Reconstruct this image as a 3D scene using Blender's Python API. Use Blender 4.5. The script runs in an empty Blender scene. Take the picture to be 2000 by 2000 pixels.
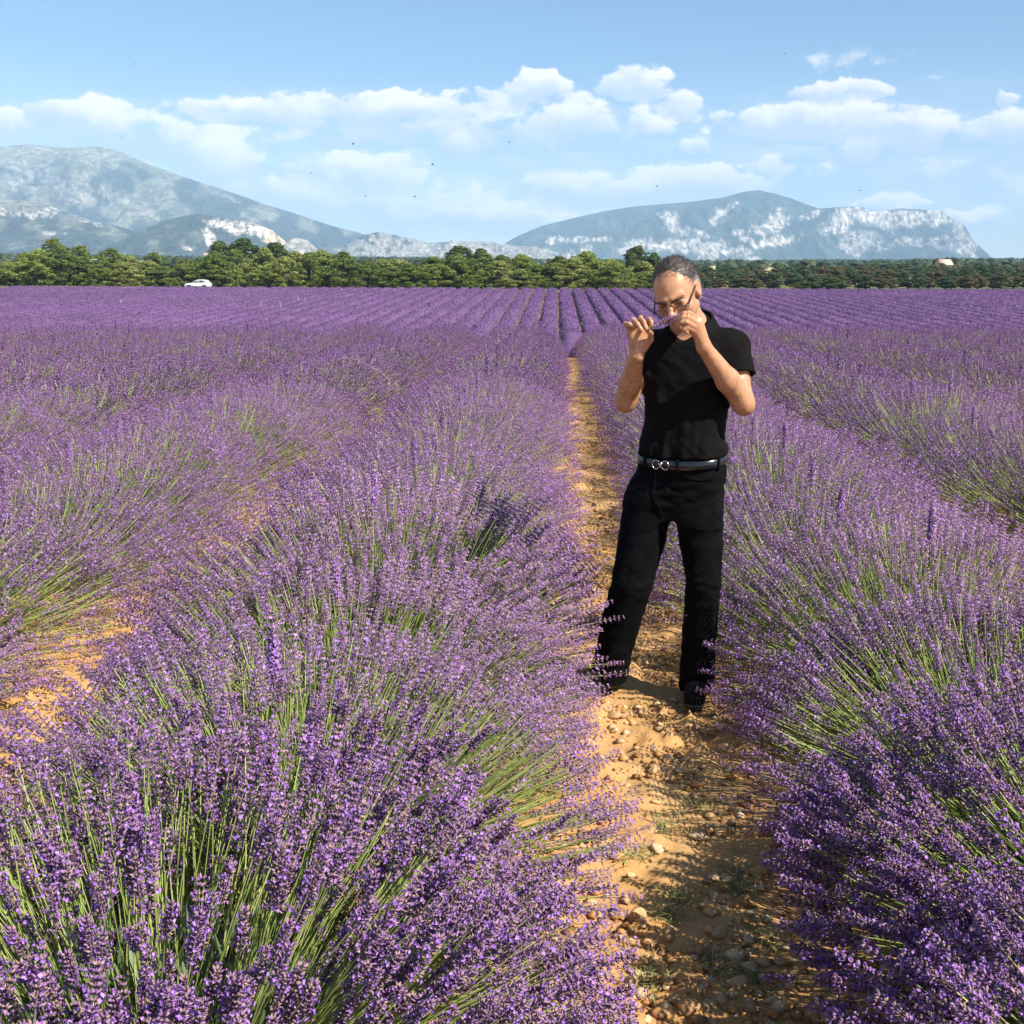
import bpy, math, random
import numpy as np
from mathutils import Vector, Matrix

random.seed(7)
RNG = np.random.default_rng(11)
SC = bpy.context.scene
COL = SC.collection

# ------------------------------------------------------------------ camera
HC = 1.67                      # eye height over the near ground
FPX = 2156.0                   # focal length in pixels of the 2000 px photograph
PITCH = math.atan((1000 - 565) / FPX)
YAW = math.atan(87 / FPX * math.cos(PITCH))
cam_d = bpy.data.cameras.new('camera')
cam_d.sensor_width = 36.0
cam_d.lens = 36.0 * FPX / 2000.0
cam_d.clip_start = 0.05
cam_d.clip_end = 60000
cam = bpy.data.objects.new('camera', cam_d)
COL.objects.link(cam)
cam.location = (0, 0, HC)
cam.rotation_euler = (math.pi / 2 - PITCH, 0, YAW)
SC.camera = cam
C_F = np.array([-math.sin(YAW) * math.cos(PITCH), math.cos(YAW) * math.cos(PITCH), -math.sin(PITCH)])
C_R = np.array([math.cos(YAW), math.sin(YAW), 0.0])
C_U = np.cross(C_R, C_F)
C_O = np.array([0, 0, HC])

def ray(px, py):
    d = C_F + C_R * ((px - 1000) / FPX) + C_U * ((1000 - py) / FPX)
    return d

def P(px, py, Y):
    """world point seen at (px,py) lying at distance Y down the rows"""
    d = ray(px, py)
    return C_O + d * (Y / d[1])

def G(px, py, z=0.0):
    d = ray(px, py)
    return C_O + d * ((z - HC) / d[2])

def proj(V):
    V = np.asarray(V, float) - C_O
    f = V @ C_F
    return 1000 + FPX * (V @ C_R) / f, 1000 - FPX * (V @ C_U) / f

# ------------------------------------------------------------------ sun, sky, exposure
SUN_EL = math.radians(46)
SUN_AZ = math.atan2(0.81, -0.58)           # measured from +Y towards +X
SUN_DIR = np.array([math.cos(SUN_EL) * math.sin(SUN_AZ), math.cos(SUN_EL) * math.cos(SUN_AZ), math.sin(SUN_EL)])
sun_d = bpy.data.lights.new('sun', 'SUN')
sun_d.energy = 5.0
sun_d.angle = math.radians(0.53)
sun_d.color = (1.0, 0.93, 0.82)
sun = bpy.data.objects.new('sun', sun_d)
COL.objects.link(sun)
sun.rotation_euler = Vector(SUN_DIR).to_track_quat('Z', 'Y').to_euler()
sun.location = (20, -15, 30)

SC.view_settings.view_transform = 'Standard'
SC.view_settings.look = 'None'
SC.view_settings.gamma = 1.0
SC.view_settings.exposure = 0.82
SC.view_settings.use_curve_mapping = False
SC.cycles.use_denoising = True
try:
    SC.cycles.denoiser = 'OPENIMAGEDENOISE'
    SC.cycles.denoising_input_passes = 'RGB_ALBEDO_NORMAL'
except Exception:
    pass
SC.cycles.max_bounces = 5
SC.cycles.diffuse_bounces = 3
SC.cycles.glossy_bounces = 2
SC.cycles.transmission_bounces = 4
SC.cycles.transparent_max_bounces = 8
SC.cycles.volume_bounces = 2
SC.cycles.caustics_reflective = False
SC.cycles.caustics_refractive = False

class NT:
    """small helper for node trees"""
    def __init__(self, tree):
        self.t = tree
    def n(self, typ, **kw):
        nd = self.t.nodes.new(typ)
        for k, v in kw.items():
            setattr(nd, k, v)
        return nd
    def put(self, sock, v):
        if isinstance(v, bpy.types.NodeSocket):
            self.t.links.new(v, sock)
        elif v is not None:
            sock.default_value = v
    def math(self, op, a, b=None, c=None, clamp=False):
        nd = self.n('ShaderNodeMath', operation=op, use_clamp=clamp)
        self.put(nd.inputs[0], a)
        if b is not None: self.put(nd.inputs[1], b)
        if c is not None: self.put(nd.inputs[2], c)
        return nd.outputs[0]
    def vmath(self, op, a, b=None):
        nd = self.n('ShaderNodeVectorMath', operation=op)
        self.put(nd.inputs[0], a)
        if b is not None: self.put(nd.inputs[1], b)
        return nd.outputs['Value'] if op in ('LENGTH', 'DOT_PRODUCT', 'DISTANCE') else nd.outputs[0]
    def rng(self, v, a, b, c=0.0, d=1.0, smooth=True):
        nd = self.n('ShaderNodeMapRange', interpolation_type='SMOOTHSTEP' if smooth else 'LINEAR')
        self.put(nd.inputs['Value'], v)
        for k, x in (('From Min', a), ('From Max', b), ('To Min', c), ('To Max', d)):
            self.put(nd.inputs[k], x)
        return nd.outputs[0]
    def mix(self, f, a, b):
        nd = self.n('ShaderNodeMix', data_type='RGBA')
        self.put(nd.inputs[0], f)
        self.put(nd.inputs[6], a if not isinstance(a, tuple) else (*a, 1) if len(a) == 3 else a)
        self.put(nd.inputs[7], b if not isinstance(b, tuple) else (*b, 1) if len(b) == 3 else b)
        return nd.outputs[2]
    def noise(self, vec, scale, detail=4.0, rough=0.55, out='Fac'):
        nd = self.n('ShaderNodeTexNoise')
        if vec is not None: self.put(nd.inputs['Vector'], vec)
        nd.inputs['Scale'].default_value = scale
        nd.inputs['Detail'].default_value = detail
        nd.inputs['Roughness'].default_value = rough
        return nd.outputs[out]

def sky_angles(px, py):
    d = ray(px, py)
    d = d / np.linalg.norm(d)
    return math.atan2(d[0], d[1]), math.asin(d[2])

world = bpy.data.worlds.new('World')
SC.world = world
world.use_nodes = True
world.cycles.sampling_method = 'MANUAL'
world.cycles.sample_map_resolution = 256
wt = NT(world.node_tree)
for nd in list(world.node_tree.nodes):
    world.node_tree.nodes.remove(nd)

# cloud banks: centre (px, py), half width, half height in photo pixels, weight
CLOUDS = [
    (1045, 170, 75, 34, 1.0), (1035, 190, 150, 26, .55), (760, 205, 250, 34, .75), (500, 215, 170, 30, .7),
    (165, 225, 120, 38, .95), (5, 238, 50, 28, .9), (1245, 160, 85, 42, .62), (1325, 198, 60, 30, .8),
    (900, 245, 420, 50, .42), (300, 262, 300, 50, .42), (1150, 235, 230, 45, .5),
    (1645, 182, 105, 28, .9), (1600, 240, 210, 42, .9), (1780, 260, 140, 36, .75), (1975, 245, 60, 32, .85),
    (1975, 195, 36, 18, .7), (1690, 295, 60, 26, .65),
    (435, 322, 95, 56, .95), (690, 335, 160, 46, 1.0), (560, 382, 150, 40, .95), (800, 400, 300, 66, .5),
    (1330, 362, 190, 42, .95), (1140, 372, 150, 42, .85), (905, 430, 90, 26, .75), (1000, 430, 260, 40, .6),
    (1730, 400, 90, 20, .9), (1900, 425, 70, 22, .75), (1360, 278, 50, 24, .55), (890, 275, 60, 24, .55),
    (1560, 330, 160, 40, .2),
]
def cloud_group():
    g = bpy.data.node_groups.new('cloud_density', 'ShaderNodeTree')
    g.interface.new_socket('Angle', in_out='INPUT', socket_type='NodeSocketVector')
    g.interface.new_socket('Density', in_out='OUTPUT', socket_type='NodeSocketFloat')
    g.interface.new_socket('Top', in_out='OUTPUT', socket_type='NodeSocketFloat')
    t = NT(g)
    gi = t.n('NodeGroupInput'); go = t.n('NodeGroupOutput')
    p = gi.outputs[0]
    # warp the angle a little so that the banks get ragged edges
    w = t.noise(p, 26.0, 3.0, .6, 'Color')
    w = t.vmath('SUBTRACT', w, (0.5, 0.5, 0.5))
    w = t.vmath('MULTIPLY', w, (0.055, 0.03, 0.0))
    q = t.vmath('ADD', p, w)
    total = None; sv = None; sy = None
    for (cx, cy, rx, ry, wgt) in CLOUDS:
        a, e = sky_angles(cx, cy)
        s = t.vmath('SUBTRACT', q, (a, e, 0))
        s = t.vmath('MULTIPLY', s, (FPX / rx, FPX / ry, 0))
        l = t.vmath('DOT_PRODUCT', s, s)
        v = t.math('MULTIPLY', t.math('SUBTRACT', 1.0, l, clamp=True), wgt * 1.15)
        y = t.math('MULTIPLY', t.vmath('DOT_PRODUCT', s, (.25, 1, 0)), v)
        total = v if total is None else t.math('MAXIMUM', total, v)
        sv = v if sv is None else t.math('ADD', sv, v)
        sy = y if sy is None else t.math('ADD', sy, y)
    # loose cloud everywhere low in the sky, so that the sky goes on outside the frame
    sx = t.vmath('MULTIPLY', p, (6.0, 17.0, 0))
    base = t.noise(sx, 1.0, 3.0, .58)
    sep = t.n('ShaderNodeSeparateXYZ'); t.put(sep.inputs[0], p)
    band = t.math('MULTIPLY', t.rng(sep.outputs[1], 0.0, 0.03), t.rng(sep.outputs[1], .24, .08))
    ext = t.math('MULTIPLY', t.rng(base, .47, .75), band)
    total = t.math('MAXIMUM', total, t.math('MULTIPLY', ext, 0.45))
    fine = t.noise(t.vmath('MULTIPLY', p, (30.0, 52.0, 0)), 1.0, 6.0, .62)
    dens = t.math('ADD', total, t.math('MULTIPLY', t.math('SUBTRACT', fine, .5), 2.0))
    dens = t.math('MULTIPLY', t.rng(dens, .08, .46), t.rng(total, 0.0, .16))
    veil = t.math('MULTIPLY', t.rng(sep.outputs[1], .0, .05), t.rng(sep.outputs[1], .185, .12))
    veil = t.math('MULTIPLY', veil, t.rng(base, .3, .62, .12, .5))
    dens = t.math('MAXIMUM', dens, veil)
    t.put(go.inputs[0], dens)
    top = t.math('DIVIDE', sy, t.math('ADD', sv, .05))
    top = t.math('ADD', top, t.math('MULTIPLY', t.math('SUBTRACT', fine, .5), 1.2))
    t.put(go.inputs[1], t.rng(top, -.35, .60))
    return g
cg = cloud_group()
tc = wt.n('ShaderNodeTexCoord')
sepw = wt.n('ShaderNodeSeparateXYZ'); wt.put(sepw.inputs[0], tc.outputs['Generated'])
az = wt.math('ARCTAN2', sepw.outputs[0], sepw.outputs[1])
el = wt.math('ARCSINE', sepw.outputs[2])
ang = wt.n('ShaderNodeCombineXYZ'); wt.put(ang.inputs[0], az); wt.put(ang.inputs[1], el)
g1 = wt.n('ShaderNodeGroup'); g1.node_tree = cg; wt.put(g1.inputs[0], ang.outputs[0])
sky = wt.n('ShaderNodeTexSky', sky_type='NISHITA')
sky.sun_disc = False
sky.sun_elevation = SUN_EL
sky.sun_rotation = SUN_AZ
sky.altitude = 600
sky.air_density = 1.0
sky.dust_density = 0.7
sky.ozone_density = 1.6
ccol = wt.mix(g1.outputs[1], (5.2, 6.0, 7.5), (9.8, 9.2, 8.8))
hs = wt.n('ShaderNodeHueSaturation'); hs.inputs['Saturation'].default_value = 1.16; hs.inputs['Value'].default_value = 1.13
wt.put(hs.inputs['Color'], sky.outputs[0])
skyc = wt.mix(wt.math('MULTIPLY', g1.outputs[0], .95), hs.outputs[0], ccol)
bg = wt.n('ShaderNodeBackground'); bg.inputs[1].default_value = 0.076
wt.put(bg.inputs[0], skyc)
wo = wt.n('ShaderNodeOutputWorld'); wt.t.links.new(bg.outputs[0], wo.inputs[0])

# ------------------------------------------------------------------ helpers
_o = ['zeroth', 'first', 'second', 'third', 'fourth', 'fifth', 'sixth', 'seventh', 'eighth', 'ninth', 'tenth', 'eleventh', 'twelfth', 'thirteenth',
      'fourteenth', 'fifteenth', 'sixteenth', 'seventeenth', 'eighteenth', 'nineteenth']
ORD = _o + [(tens[:-1] + 'ieth') if u == 0 else f'{tens}-{_o[u]}' for tens in ('twenty', 'thirty', 'forty', 'fifty') for u in range(10)]
def tag(o, label=None, category=None, group=None, kind=None):
    if label: o['label'] = label
    if category: o['category'] = category
    if group: o['group'] = group
    if kind: o['kind'] = kind
    return o

def empty(name, loc, rz=0.0):
    o = bpy.data.objects.new(name, None)
    COL.objects.link(o)
    o.location = Vector([float(v) for v in loc]); o.rotation_euler = (0, 0, rz)
    o.empty_display_size = 0.1
    return o

def new_mesh(name, V, F, col=None, mat=None, smooth=False):
    """V (n,3), F (m,3) or (m,4) int array or a list of such arrays"""
    V = np.ascontiguousarray(V, dtype=np.float32)
    Fs = F if isinstance(F, (list, tuple)) and len(F) and isinstance(F[0], np.ndarray) else [np.asarray(F)]
    Fs = [np.asarray(f, dtype=np.int32) for f in Fs if len(f)]
    me = bpy.data.meshes.new(name)
    me.vertices.add(len(V)); me.vertices.foreach_set('co', V.ravel())
    loops = np.concatenate([f.ravel() for f in Fs])
    counts = np.concatenate([np.full(len(f), f.shape[1], np.int32) for f in Fs])
    starts = np.concatenate([[0], np.cumsum(counts)[:-1]]).astype(np.int32)
    me.loops.add(len(loops)); me.loops.foreach_set('vertex_index', loops)
    me.polygons.add(len(counts)); me.polygons.foreach_set('loop_start', starts)
    if smooth:
        me.polygons.foreach_set('use_smooth', np.ones(len(counts), bool))
    me.update(calc_edges=True)
    if col is not None:
        col = np.asarray(col, np.float32)
        a = me.attributes.new('tint', 'FLOAT_COLOR', 'POINT')
        c4 = np.ones((len(V), 4), np.float32); c4[:, :3] = col
        a.data.foreach_set('color', c4.ravel())
    if mat is not None:
        me.materials.append(mat)
    return me

def link(name, me, parent=None, loc=None):
    o = bpy.data.objects.new(name, me)
    COL.objects.link(o)
    if parent is not None:
        o.parent = parent
    if loc is not None:
        o.location = Vector([float(v) for v in loc])
    return o

def _hash(ix, iy, iz, seed):
    h = (ix.astype(np.int64) * 374761393 + iy.astype(np.int64) * 668265263 + iz.astype(np.int64) * 2147483647 + seed * 1274126177)
    h = (h ^ (h >> 13)) * 1274126177
    h = h & 0xffffffff
    h = (h ^ (h >> 16)) & 0xffffff
    return h.astype(np.float64) / 0xffffff

def vnoise(x, y, z=None, seed=0):
    x = np.asarray(x, float); y = np.asarray(y, float)
    x, y = np.broadcast_arrays(x, y)
    ix = np.floor(x); iy = np.floor(y); fx = x - ix; fy = y - iy
    ux = fx * fx * (3 - 2 * fx); uy = fy * fy * (3 - 2 * fy)
    if z is None:
        iz = np.zeros_like(ix)
        a = _hash(ix, iy, iz, seed); b = _hash(ix + 1, iy, iz, seed)
        c = _hash(ix, iy + 1, iz, seed); d = _hash(ix + 1, iy + 1, iz, seed)
        return (a * (1 - ux) + b * ux) * (1 - uy) + (c * (1 - ux) + d * ux) * uy
    z = np.broadcast_to(np.asarray(z, float), x.shape)
    iz = np.floor(z); fz = z - iz; uz = fz * fz * (3 - 2 * fz)
    r = 0
    for k, wz in ((0, 1 - uz), (1, uz)):
        a = _hash(ix, iy, iz + k, seed); b = _hash(ix + 1, iy, iz + k, seed)
        c = _hash(ix, iy + 1, iz + k, seed); d = _hash(ix + 1, iy + 1, iz + k, seed)
        r = r + wz * ((a * (1 - ux) + b * ux) * (1 - uy) + (c * (1 - ux) + d * ux) * uy)
    return r

def fbm(x, y, z=None, octaves=5, seed=0, gain=.5, ridged=False):
    s = 0.0; a = 1.0; tot = 0.0; f = 1.0
    for o in range(octaves):
        n = vnoise(np.asarray(x) * f + 13.7 * o, np.asarray(y) * f + 5.1 * o, None if z is None else np.asarray(z) * f, seed + o)
        if ridged:
            n = 1 - np.abs(2 * n - 1)
        s = s + a * n; tot += a; a *= gain; f *= 2.03
    return s / tot

def smooth(a, b, x):
    t = np.clip((np.asarray(x, float) - a) / (b - a), 0, 1)
    return t * t * (3 - 2 * t)

def mat_base(name):
    m = bpy.data.materials.new(name); m.use_nodes = True
    t = NT(m.node_tree)
    bs = next(n for n in m.node_tree.nodes if n.type == 'BSDF_PRINCIPLED')
    return m, t, bs

def simple_mat(name, col, rough=.6, var=.12, scale=30.0, bump=0.0, bscale=80.0, metallic=0.0, spec=.5):
    m, t, bs = mat_base(name)
    tc = t.n('ShaderNodeTexCoord')
    n = t.noise(tc.outputs['Object'], scale, 4.0)
    f = t.rng(n, .3, .7, 1 - var, 1 + var)
    c = t.vmath('MULTIPLY', (*col,), None) if False else None
    rgb = t.n('ShaderNodeRGB'); rgb.outputs[0].default_value = (*col, 1)
    vm = t.n('ShaderNodeVectorMath', operation='SCALE')
    t.put(vm.inputs[0], rgb.outputs[0]); t.put(vm.inputs['Scale'], f)
    t.put(bs.inputs['Base Color'], vm.outputs[0])
    bs.inputs['Roughness'].default_value = rough
    bs.inputs['Metallic'].default_value = metallic
    bs.inputs['Specular IOR Level'].default_value = spec
    if bump > 0:
        b = t.n('ShaderNodeBump'); b.inputs['Strength'].default_value = bump; b.inputs['Distance'].default_value = 0.01
        t.put(b.inputs['Height'], t.noise(tc.outputs['Object'], bscale, 6.0))
        t.put(bs.inputs['Normal'], b.outputs[0])
    return m

def tint_mat(name, rough=.7, translucent=0.0, var=0.0, scale=4.0, spec=.3, sss=0.0):
    """colour from the mesh's own 'tint' attribute"""
    m, t, bs = mat_base(name)
    at = t.n('ShaderNodeAttribute', attribute_name='tint')
    c = at.outputs['Color']
    if var > 0:
        geo = t.n('ShaderNodeNewGeometry')
        n = t.noise(geo.outputs['Position'], scale, 5.0, .6)
        vm = t.n('ShaderNodeVectorMath', operation='SCALE')
        t.put(vm.inputs[0], c); t.put(vm.inputs['Scale'], t.rng(n, .28, .72, 1 - var, 1 + var))
        c = vm.outputs[0]
    t.put(bs.inputs['Base Color'], c)
    bs.inputs['Roughness'].default_value = rough
    bs.inputs['Specular IOR Level'].default_value = spec
    if translucent > 0:
        tr = t.n('ShaderNodeBsdfTranslucent'); t.put(tr.inputs[0], c)
        mx = t.n('ShaderNodeMixShader'); mx.inputs[0].default_value = translucent
        out = next(n for n in m.node_tree.nodes if n.type == 'OUTPUT_MATERIAL')
        t.t.links.new(bs.outputs[0], mx.inputs[1]); t.t.links.new(tr.outputs[0], mx.inputs[2])
        t.t.links.new(mx.outputs[0], out.inputs[0])
    return m

# ------------------------------------------------------------------ terrain
PATH_X = 0.30        # centre line of the path the man stands on
ROW_S = 2.10         # row spacing
NEAR_END = 26.0
FAR_END = 189.0
_ty = np.array([-400, -60, 0, 27.5, 31, 37, 48, 62, 80, 100, 108, 140, 170, 187, 192, 215, 260, 400, 900, 2500, 6000, 14000.])
_tz = np.array([-1, 0, 0, 0, -.16, -.75, -1.9, -2.75, -2.95, -2.45, -2.12, -.70, .62, 1.14, 1.5, 1.55, 2.0, 5.3, 18.3, 62., 150., 230.])
def terrain(x, y):
    x = np.asarray(x, float); y = np.asarray(y, float)
    d = np.where(y > 230, np.hypot(x, y), y)
    # smooth the profile by averaging the piecewise line
    z = 0
    for k in (-2, -1, 0, 1, 2):
        z = z + np.interp(d + k * np.clip(np.abs(d) * .02, .3, 40), _ty, _tz)
    z = z / 5
    far = smooth(60, 180, y)
    z = z - far * np.clip(x, -120, 120) * 0.0032
    z = z + np.where(y > 230, (d - 230) * np.where(x < 0, .0022, -.0015) * smooth(0, 400, np.abs(x)), 0)
    return z
# ------------------------------------------------------------------ mountains
def mountain(name, label, crest, D, wf, wb, foot, seed, colour, nx=360, ny=90, gully=1.0, prof=None, gscale=260.0, tf=None):
    """crest: silhouette as photo points, D: distance of the ridge; wf / wb: depth of the front and back slope"""
    crest = np.array(crest, float)
    pxs = np.linspace(crest[0, 0], crest[-1, 0], nx)
    pys = np.interp(pxs, crest[:, 0], crest[:, 1])
    k = np.exp(-np.linspace(-2, 2, 7) ** 2); k /= k.sum()
    pys = np.convolve(np.pad(pys, 3, mode='edge'), k, mode='valid')
    pts = np.array([P(a, b, D) for a, b in zip(pxs, pys)])
    X = pts[:, 0]; Zc = pts[:, 2]
    nb = max(8, ny // 6)
    t = np.concatenate([np.linspace(-1, 0, nb, endpoint=False), np.linspace(0, 1, ny) if tf is None else tf])
    T, XX = np.meshgrid(t, X, indexing='ij')
    ZC = np.broadcast_to(Zc, T.shape)
    # crest wanders in depth
    wander = (fbm(X / 900.0, X * 0 + seed, seed=seed, octaves=4) - .5) * wf * .5
    Yc = D + wander
    YY = np.where(T < 0, Yc - T * wb, Yc - T * wf)
    XX = XX * (YY / D) ** np.where(T > 0, 0.0, 0.0)
    base = foot
    hgt = ZC - base
    tt = np.abs(T)
    pf = prof(np.where(T < 0, 0, tt), XX) if prof else (1 - tt) ** 0.92
    pf = np.where(T < 0, (1 - tt) ** 1.0, pf)
    # scale the crest height for its real distance so that the silhouette keeps its line
    amp = np.clip(tt / .22, 0, 1) * (1 - smooth(.75, 1, tt))
    gl = fbm(XX / gscale, YY / (gscale * 2.6), octaves=7, seed=seed + 3, ridged=True, gain=.62) - .55
    br = fbm(XX / (gscale * 2.6), YY / (gscale * 2.6), octaves=4, seed=seed + 9) - .5
    Z = base + hgt * pf * (Yc / D) + amp * hgt * (gl * .46 * gully + br * .35) + (fbm(XX / 60., YY / 60., octaves=3, seed=seed + 21) - .5) * 9 * (.12 + amp)
    Z = np.where(T > 0.02, np.minimum(Z, base + hgt * (1 - .25 * tt) * (YY / D)), Z)
    V = np.stack([XX, YY, Z], -1).reshape(-1, 3)
    a = np.arange(len(t) - 1)[:, None] * nx + np.arange(nx - 1)[None, :]
    F = np.stack([a, a + 1, a + nx + 1, a + nx], -1).reshape(-1, 4)
    px, py = proj(V)
    # slope from finite differences
    dzx = np.gradient(Z, axis=1) / np.gradient(XX, axis=1)
    dzy = np.gradient(Z, axis=0) / np.minimum(np.gradient(YY, axis=0), -1e-3)
    slope = np.hypot(dzx, dzy).ravel()
    col = colour(V, px, py, slope, T.ravel(), gl.ravel())
    col = col * (.72 + .56 * fbm(px / 2.5, py / 5.0, octaves=3, seed=seed + 40))[:, None]
    me = new_mesh(name, V, F, col=col, mat=M_MOUNT, smooth=False)
    o = link(name, me)
    tag(o, kind='structure')
    return o

def mount_mat():
    m, t, bs = mat_base('mountain_ground')
    at = t.n('ShaderNodeAttribute', attribute_name='tint')
    geo = t.n('ShaderNodeNewGeometry')
    q = t.vmath('MULTIPLY', geo.outputs['Position'], (1.0, .6, .55))
    n = t.noise(q, .030, 8.0, .72)
    n2 = t.noise(q, .011, 4.0, .6)
    f = t.math('MULTIPLY', t.rng(n, .34, .66, .45, 1.5), t.rng(n2, .3, .7, .8, 1.2))
    vm = t.n('ShaderNodeVectorMath', operation='SCALE')
    t.put(vm.inputs[0], at.outputs['Color']); t.put(vm.inputs['Scale'], f)
    t.put(bs.inputs['Base Color'], vm.outputs[0])
    bs.inputs['Roughness'].default_value = .95; bs.inputs['Specular IOR Level'].default_value = .1
    b = t.n('ShaderNodeBump'); b.inputs['Strength'].default_value = .8; b.inputs['Distance'].default_value = 14.0
    t.put(b.inputs['Height'], n); t.put(bs.inputs['Normal'], b.outputs[0])
    return m
M_MOUNT = mount_mat()
FOREST = np.array([.040, .052, .040]); ROCK = np.array([.62, .55, .47]); SCRUB = np.array([.20, .20, .135]); OCHRE = np.array([.66, .47, .28])

def blob_mask(px, py, blobs, seed, rag=.9):
    m = np.zeros_like(px)
    n = fbm(px / 16., py / 11., octaves=5, seed=seed) - .5
    n2 = fbm(px / 5., py / 9., octaves=3, seed=seed + 50) - .5
    for (cx, cy, rx, ry, *tilt) in blobs:
        tl = tilt[0] if tilt else 0.0
        dx = px - cx; dy = py - cy - tl * dx
        l = np.hypot(dx / rx, dy / ry)
        m = np.maximum(m, smooth(1.15, .70, l + (n * 1.9 + n2 * 1.2) * rag))
    # ledges and gullies break the rock up
    st = fbm(px / 4.5, py / 7.0, octaves=4, seed=seed + 70, gain=.6)
    le = fbm(px / 20.0, py / 3.2, octaves=3, seed=seed + 71)
    return m * (1 - .85 * smooth(.50, .66, st)) * (1 - .5 * smooth(.55, .70, le))

def lerp(a, b, f):
    return a * (1 - f[:, None]) + b * f[:, None]

def col_left(V, px, py, slope, T, gl):
    n = fbm(px / 40., py / 26., octaves=5, seed=4)
    c = lerp(FOREST, SCRUB, smooth(.42, .66, n + smooth(360, 290, py) * .22) * .8)
    c = lerp(c, SCRUB * 1.25, smooth(330, 285, py) * .75)
    r = blob_mask(px, py, [(30, 325, 60, 12, .25), (120, 380, 110, 14, .25), (230, 385, 60, 16, .3), (60, 370, 60, 10, .3),
                           (260, 400, 50, 14, .4), (190, 298, 40, 4), (450, 388, 26, 5, .3), (20, 350, 30, 14, .3), (70, 345, 90, 10, .3)], 8)
    c = lerp(c, ROCK * .5, r * .55)
    return c
def col_fronthill(V, px, py, slope, T, gl):
    n = fbm(px / 30., py / 20., octaves=5, seed=14)
    c = lerp(FOREST, SCRUB, smooth(.5, .7, n) * .6)
    c = lerp(c, SCRUB * 1.2, smooth(412, 396, py) * smooth(200, 120, px) * .9)
    r = blob_mask(px, py, [(60, 415, 95, 10, .04), (165, 428, 40, 6, .35), (100, 457, 20, 5), (250, 478, 30, 5)], 18)
    return lerp(c, ROCK * .7, r * .8)
def col_quarry(V, px, py, slope, T, gl):
    n = fbm(px / 30., py / 20., octaves=5, seed=24)
    c = lerp(FOREST, SCRUB, smooth(.52, .72, n) * .5)
    r = blob_mask(px, py, [(500, 450, 78, 16, .22), (450, 440, 50, 8, .12), (410, 465, 14, 16, .6), (372, 485, 14, 5)], 28, .55)
    c = lerp(c, ROCK * .95, r)
    o = blob_mask(px, py, [(535, 462, 26, 16, .3)], 31, .5)
    return lerp(c, OCHRE, o * .85)
def col_rocky(V, px, py, slope, T, gl):
    n = fbm(px / 14., py / 16., octaves=5, seed=34)
    c = lerp(FOREST * 1.2, SCRUB * 1.1, smooth(.4, .62, n))
    r = smooth(.42, .58, fbm(px / 11., py / 14., octaves=5, seed=35) + smooth(458, 475, py) * .12)
    r = np.maximum(r, blob_mask(px, py, [(590, 478, 34, 12)], 37) * .8)
    return lerp(c, ROCK * .55, r * .75)
def col_right(V, px, py, slope, T, gl):
    n = fbm(px / 30., py / 20., octaves=5, seed=44)
    c = lerp(FOREST * .9, FOREST * 1.5, smooth(.4, .7, n))
    r = blob_mask(px, py, [(1310, 430, 26, 20, .5), (1345, 455, 40, 12, .2), (1420, 410, 26, 8, -.5), (1405, 425, 18, 14), (1130, 468, 26, 6), (1085, 470, 20, 6, -.1), (1175, 466, 24, 6, -.1),
                           (1260, 478, 36, 10), (1330, 480, 56, 15), (1390, 488, 36, 18), (1445, 490, 30, 12), (1470, 508, 18, 8), (1515, 432, 28, 20, -.5), (1495, 450, 26, 10), (1460, 468, 14, 6),
                           (1440, 454, 18, 6), (1520, 470, 40, 12, -.15), (1110, 500, 12, 10), (1145, 492, 12, 12, -.6), (1065, 495, 18, 8), (1225, 490, 20, 8), (1480, 480, 16, 8)], 48, .8)
    return lerp(c, ROCK * .95, r * .85)
def col_cliff(V, px, py, slope, T, gl):
    n = fbm(px / 30., py / 20., octaves=5, seed=54)
    c = lerp(FOREST * .9, FOREST * 1.5, smooth(.4, .7, n))
    band = blob_mask(px, py, [(1655, 424, 40, 20), (1690, 420, 34, 22), (1730, 428, 40, 20), (1780, 426, 46, 18), (1825, 424, 26, 18), (1640, 442, 34, 16, -.3), (1580, 418, 26, 10, -.12)], 58, .35)
    r = blob_mask(px, py, [(1680, 480, 46, 24), (1770, 485, 46, 28), (1850, 495, 60, 22), (1880, 470, 24, 36, .8), (1830, 470, 24, 8, -.3), (1735, 495, 40, 18), (1640, 490, 26, 22, -1.0),
                           (1590, 505, 16, 16, -1.2), (1610, 440, 20, 6, -.2), (1700, 460, 40, 8, .2), (1900, 495, 16, 14)], 59, .75)
    c = lerp(c, ROCK * .68, r * .75)
    return lerp(c, ROCK * 1.05, band)

LEFT = [(-420, 360), (-260, 318), (-120, 296), (0, 285), (55, 282), (110, 288), (170, 285), (215, 293), (280, 315), (340, 335), (400, 357), (470, 380), (540, 405), (600, 426), (650, 440), (700, 453), (735, 466), (790, 486), (860, 512)]
FRONT = [(-380, 420), (-160, 396), (0, 389), (60, 392), (120, 401), (150, 414), (200, 430), (260, 444), (320, 462), (380, 485), (430, 505)]
QUARRY = [(215, 480), (270, 450), (330, 427), (390, 418), (440, 426), (500, 436), (535, 450), (556, 472), (585, 505)]
KNOB = [(540, 505), (556, 480), (580, 463), (605, 470), (625, 490), (645, 508)]
ROCKY = [(640, 505), (680, 480), (710, 461), (745, 453), (790, 462), (840, 475), (900, 471), (960, 472), (1010, 480), (1050, 482), (1075, 498), (1110, 512)]
RIGHT = [(900, 505), (985, 478), (1010, 462), (1060, 441), (1120, 426), (1180, 412), (1240, 403), (1300, 398), (1360, 393), (1420, 385), (1460, 374), (1495, 370), (1535, 378), (1570, 392), (1620, 412), (1700, 450), (1780, 500)]
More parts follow.
